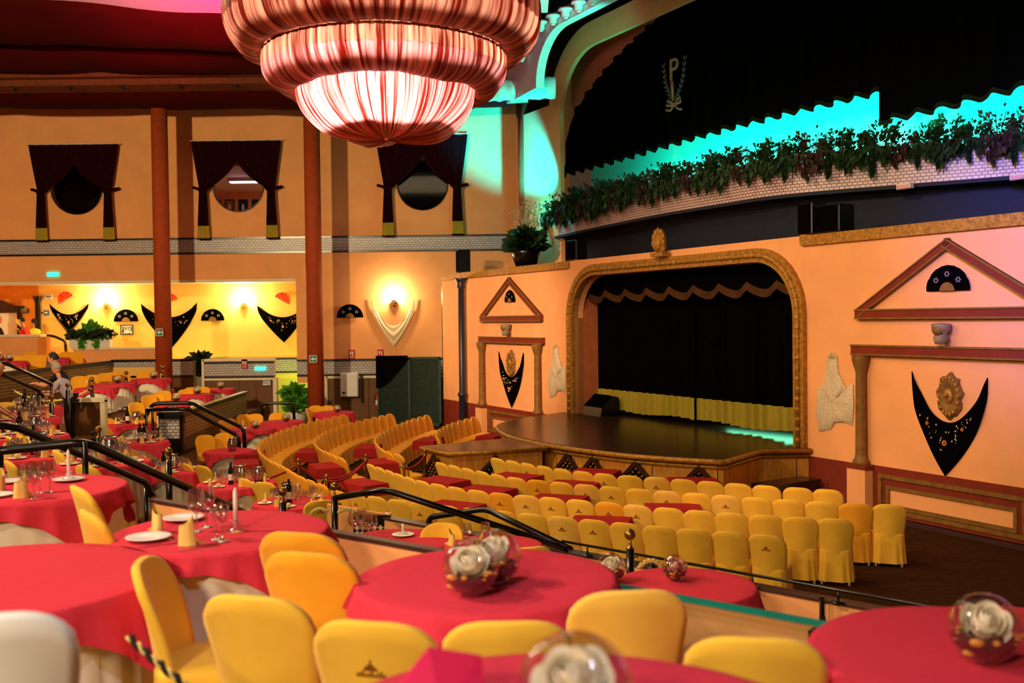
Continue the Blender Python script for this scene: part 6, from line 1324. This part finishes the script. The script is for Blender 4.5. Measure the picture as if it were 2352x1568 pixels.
def hand(t, P, d, m=skin_m):
    P = V(P); d = V(d).normalized(); s = d.cross(V((0, 0, 1))).normalized(); dn = V((0, 0, -1)); js = [(P, .026), (P + d * .05, .03), (P + d * .085, .03)]; ed = [(0, 1), (1, 2)]
    for k, (o_, l) in enumerate(((-.028, .062), (-.009, .075), (.01, .07), (.028, .055))):
        b = P + d * .085 + s * o_; i = len(js); js += [(b + d * .02, .009), (b + d * (.02 + l * .5) + dn * .012, .0085), (b + d * (.02 + l * .85) + dn * .04, .007)]; ed += [(2, i), (i, i + 1), (i + 1, i + 2)]
    i = len(js); b = P + d * .03 - s * .03; js += [(b - s * .012 + d * .015, .011), (b - s * .03 + d * .05 + dn * .01, .009), (b - s * .022 + d * .08 + dn * .02, .008)]; ed += [(1, i), (i, i + 1), (i + 1, i + 2)]
    body([(tuple(p), r) for p, r in js], ed, m, 'hand', t, 1)
def person(lab, loc, rz, lean, m_top, m_leg, hairm, yaw=0., arms=None, skirt=False, pony=False, tilt=0., h=1.0):
    t = thing('person', lab, 'person', loc, rz)      # local: faces +Y
    hz = .9; sx = .17; hipz = hz; ch = V((0, math.sin(lean) * .42, hipz + math.cos(lean) * .42)); nk = V((0, math.sin(lean) * .56, hipz + math.cos(lean) * .56)); hd = nk + V((0, math.sin(lean * .6) * .17 + .02, math.cos(lean * .6) * .16))
    arms = arms or [((.24, .1, -.28), (.2, .3, -.42)), ((-.24, .1, -.28), (-.2, .3, -.42))]
    js = [((0, 0, hipz), (.15, .11)), (tuple(V((0, 0, hipz)).lerp(ch, .5)), (.145, .105)), (tuple(ch), (.165, .115)), (tuple(nk), (.06, .055))]; ed = [(0, 1), (1, 2), (2, 3)]
    for s_, (el, wr) in zip((1, -1), arms):
        i = len(js); shp = ch + V((s_ * .17, 0, .03)); e_ = ch + V(el); mid = shp.lerp(e_, .75); js += [(tuple(shp), .062), (tuple(mid), .056)]; ed += [(2, i), (i, i + 1)]
        wv = ch + V(wr); body([(tuple(shp.lerp(e_, .6)), .042), (tuple(e_), .041), (tuple(e_.lerp(wv, .5)), .037), (tuple(wv), .026)], [(0, 1), (1, 2), (2, 3)], skin_m, 'arm', t, 2)
        hand(t, wv, wv - e_)
    body(js, ed, m_top, 'torso', t, 2)
    if skirt: MB().lathe([(.15, hipz + .03), (.19, hipz - .15), (.24, .4), (.3, .08)], 24).build('skirt', m_top, t)
    lg = [((0, 0, hipz + .02), (.14, .105))]; le = []
    for s_ in (1, -1): i = len(lg); lg += [((s_ * .09, 0, hipz - .08), .09), ((s_ * .1, .02, .48), .065), ((s_ * .1, -.01, .1), .048), ((s_ * .1, .03, .04), .045), ((s_ * .105, .15, .035), .035)]; le += [(0, i), (i, i + 1), (i + 1, i + 2), (i + 2, i + 3), (i + 3, i + 4)]
    body(lg, le, m_leg, 'legs', t, 2)
    body([(tuple(nk - V((0, 0, .03))), .055), (tuple(nk.lerp(hd, .5)), .052), (tuple(hd - V((0, 0, .03))), .05)], [(0, 1), (1, 2)], skin_m, 'neck', t, 1)
    head(t, hd + V((0, .02, .06)), yaw, True, hairm, tilt, ponytail=pony)
    if m_top is shirt_l: MB().lathe([(.152, hipz + .0), (.152, hipz + .045)], 20).build('belt', black_m, t)
    if h != 1: t.scale = (h, h, h)
    return t
p = aty(161, 912, 20.2); person('person in a lilac shirt and black trousers bending over a laid table', (p.x, p.y, 1.15), PI / 2 - .15, .45, shirt_l, trousers_m, hair_g, 0, [((.22, .22, -.2), (.1, .46, -.2)), ((-.22, .1, -.24), (-.2, .36, -.24))], tilt=-.35, h=.9)
p = aty(157, 905, 21.6); person('person with dark hair in black standing behind the one in lilac', (p.x + .42, 20.72, 1.15), PI / 2 + .1, .42, trousers_m, trousers_m, hair_k, 0, [((.22, .22, -.2), (.1, .46, -.16)), ((-.22, .22, -.2), (-.1, .46, -.16))], tilt=-.25)
p = aty(66, 770, 35.4); person('person in a scarlet dress leaning on the bar counter with a yellow fan', (p.x, p.y, 2.0), PI / 2, .3, dress_r, dress_r, hair_k, 0, [((.22, .15, -.22), (.16, .3, .02)), ((-.22, .15, -.22), (-.2, .36, -.3))], skirt=True, h=.98)
t = thing('hand_fan', 'yellow hand fan held up by the person in scarlet', 'fan', tuple(aty(40, 742, 35.35))); MB().prism([(.14, 0, -.16), (.1, 0, .1), (-.03, 0, .16), (-.1, 0, .06)], (0, .01, 0)).build('blades', napkin_m, t); MB().tube([(.14, 0, -.16), (.18, 0, -.26)], .012, 6).build('handle', wood_m, t)
p = aty(80, 770, 35.7); person('person with ponytail in a yellow print dress at the bar counter', (p.x, p.y, 2.0), .7, .15, dress_y, dress_y, hair_k, .2, None, True, True, h=.95)
p = aty(-6, 770, 35.6); person('person in black cut off by the left edge behind the bar', (p.x, p.y, 2.0), -PI / 2, .05, trousers_m, trousers_m, hair_k)
p = aty(-48, 900, 16.2); person('person in a lilac shirt cut off by the left edge among the laid tables', (p.x, p.y, 1.15), -PI / 2 + .4, .35, shirt_l, trousers_m, hair_g)
finish_labels()
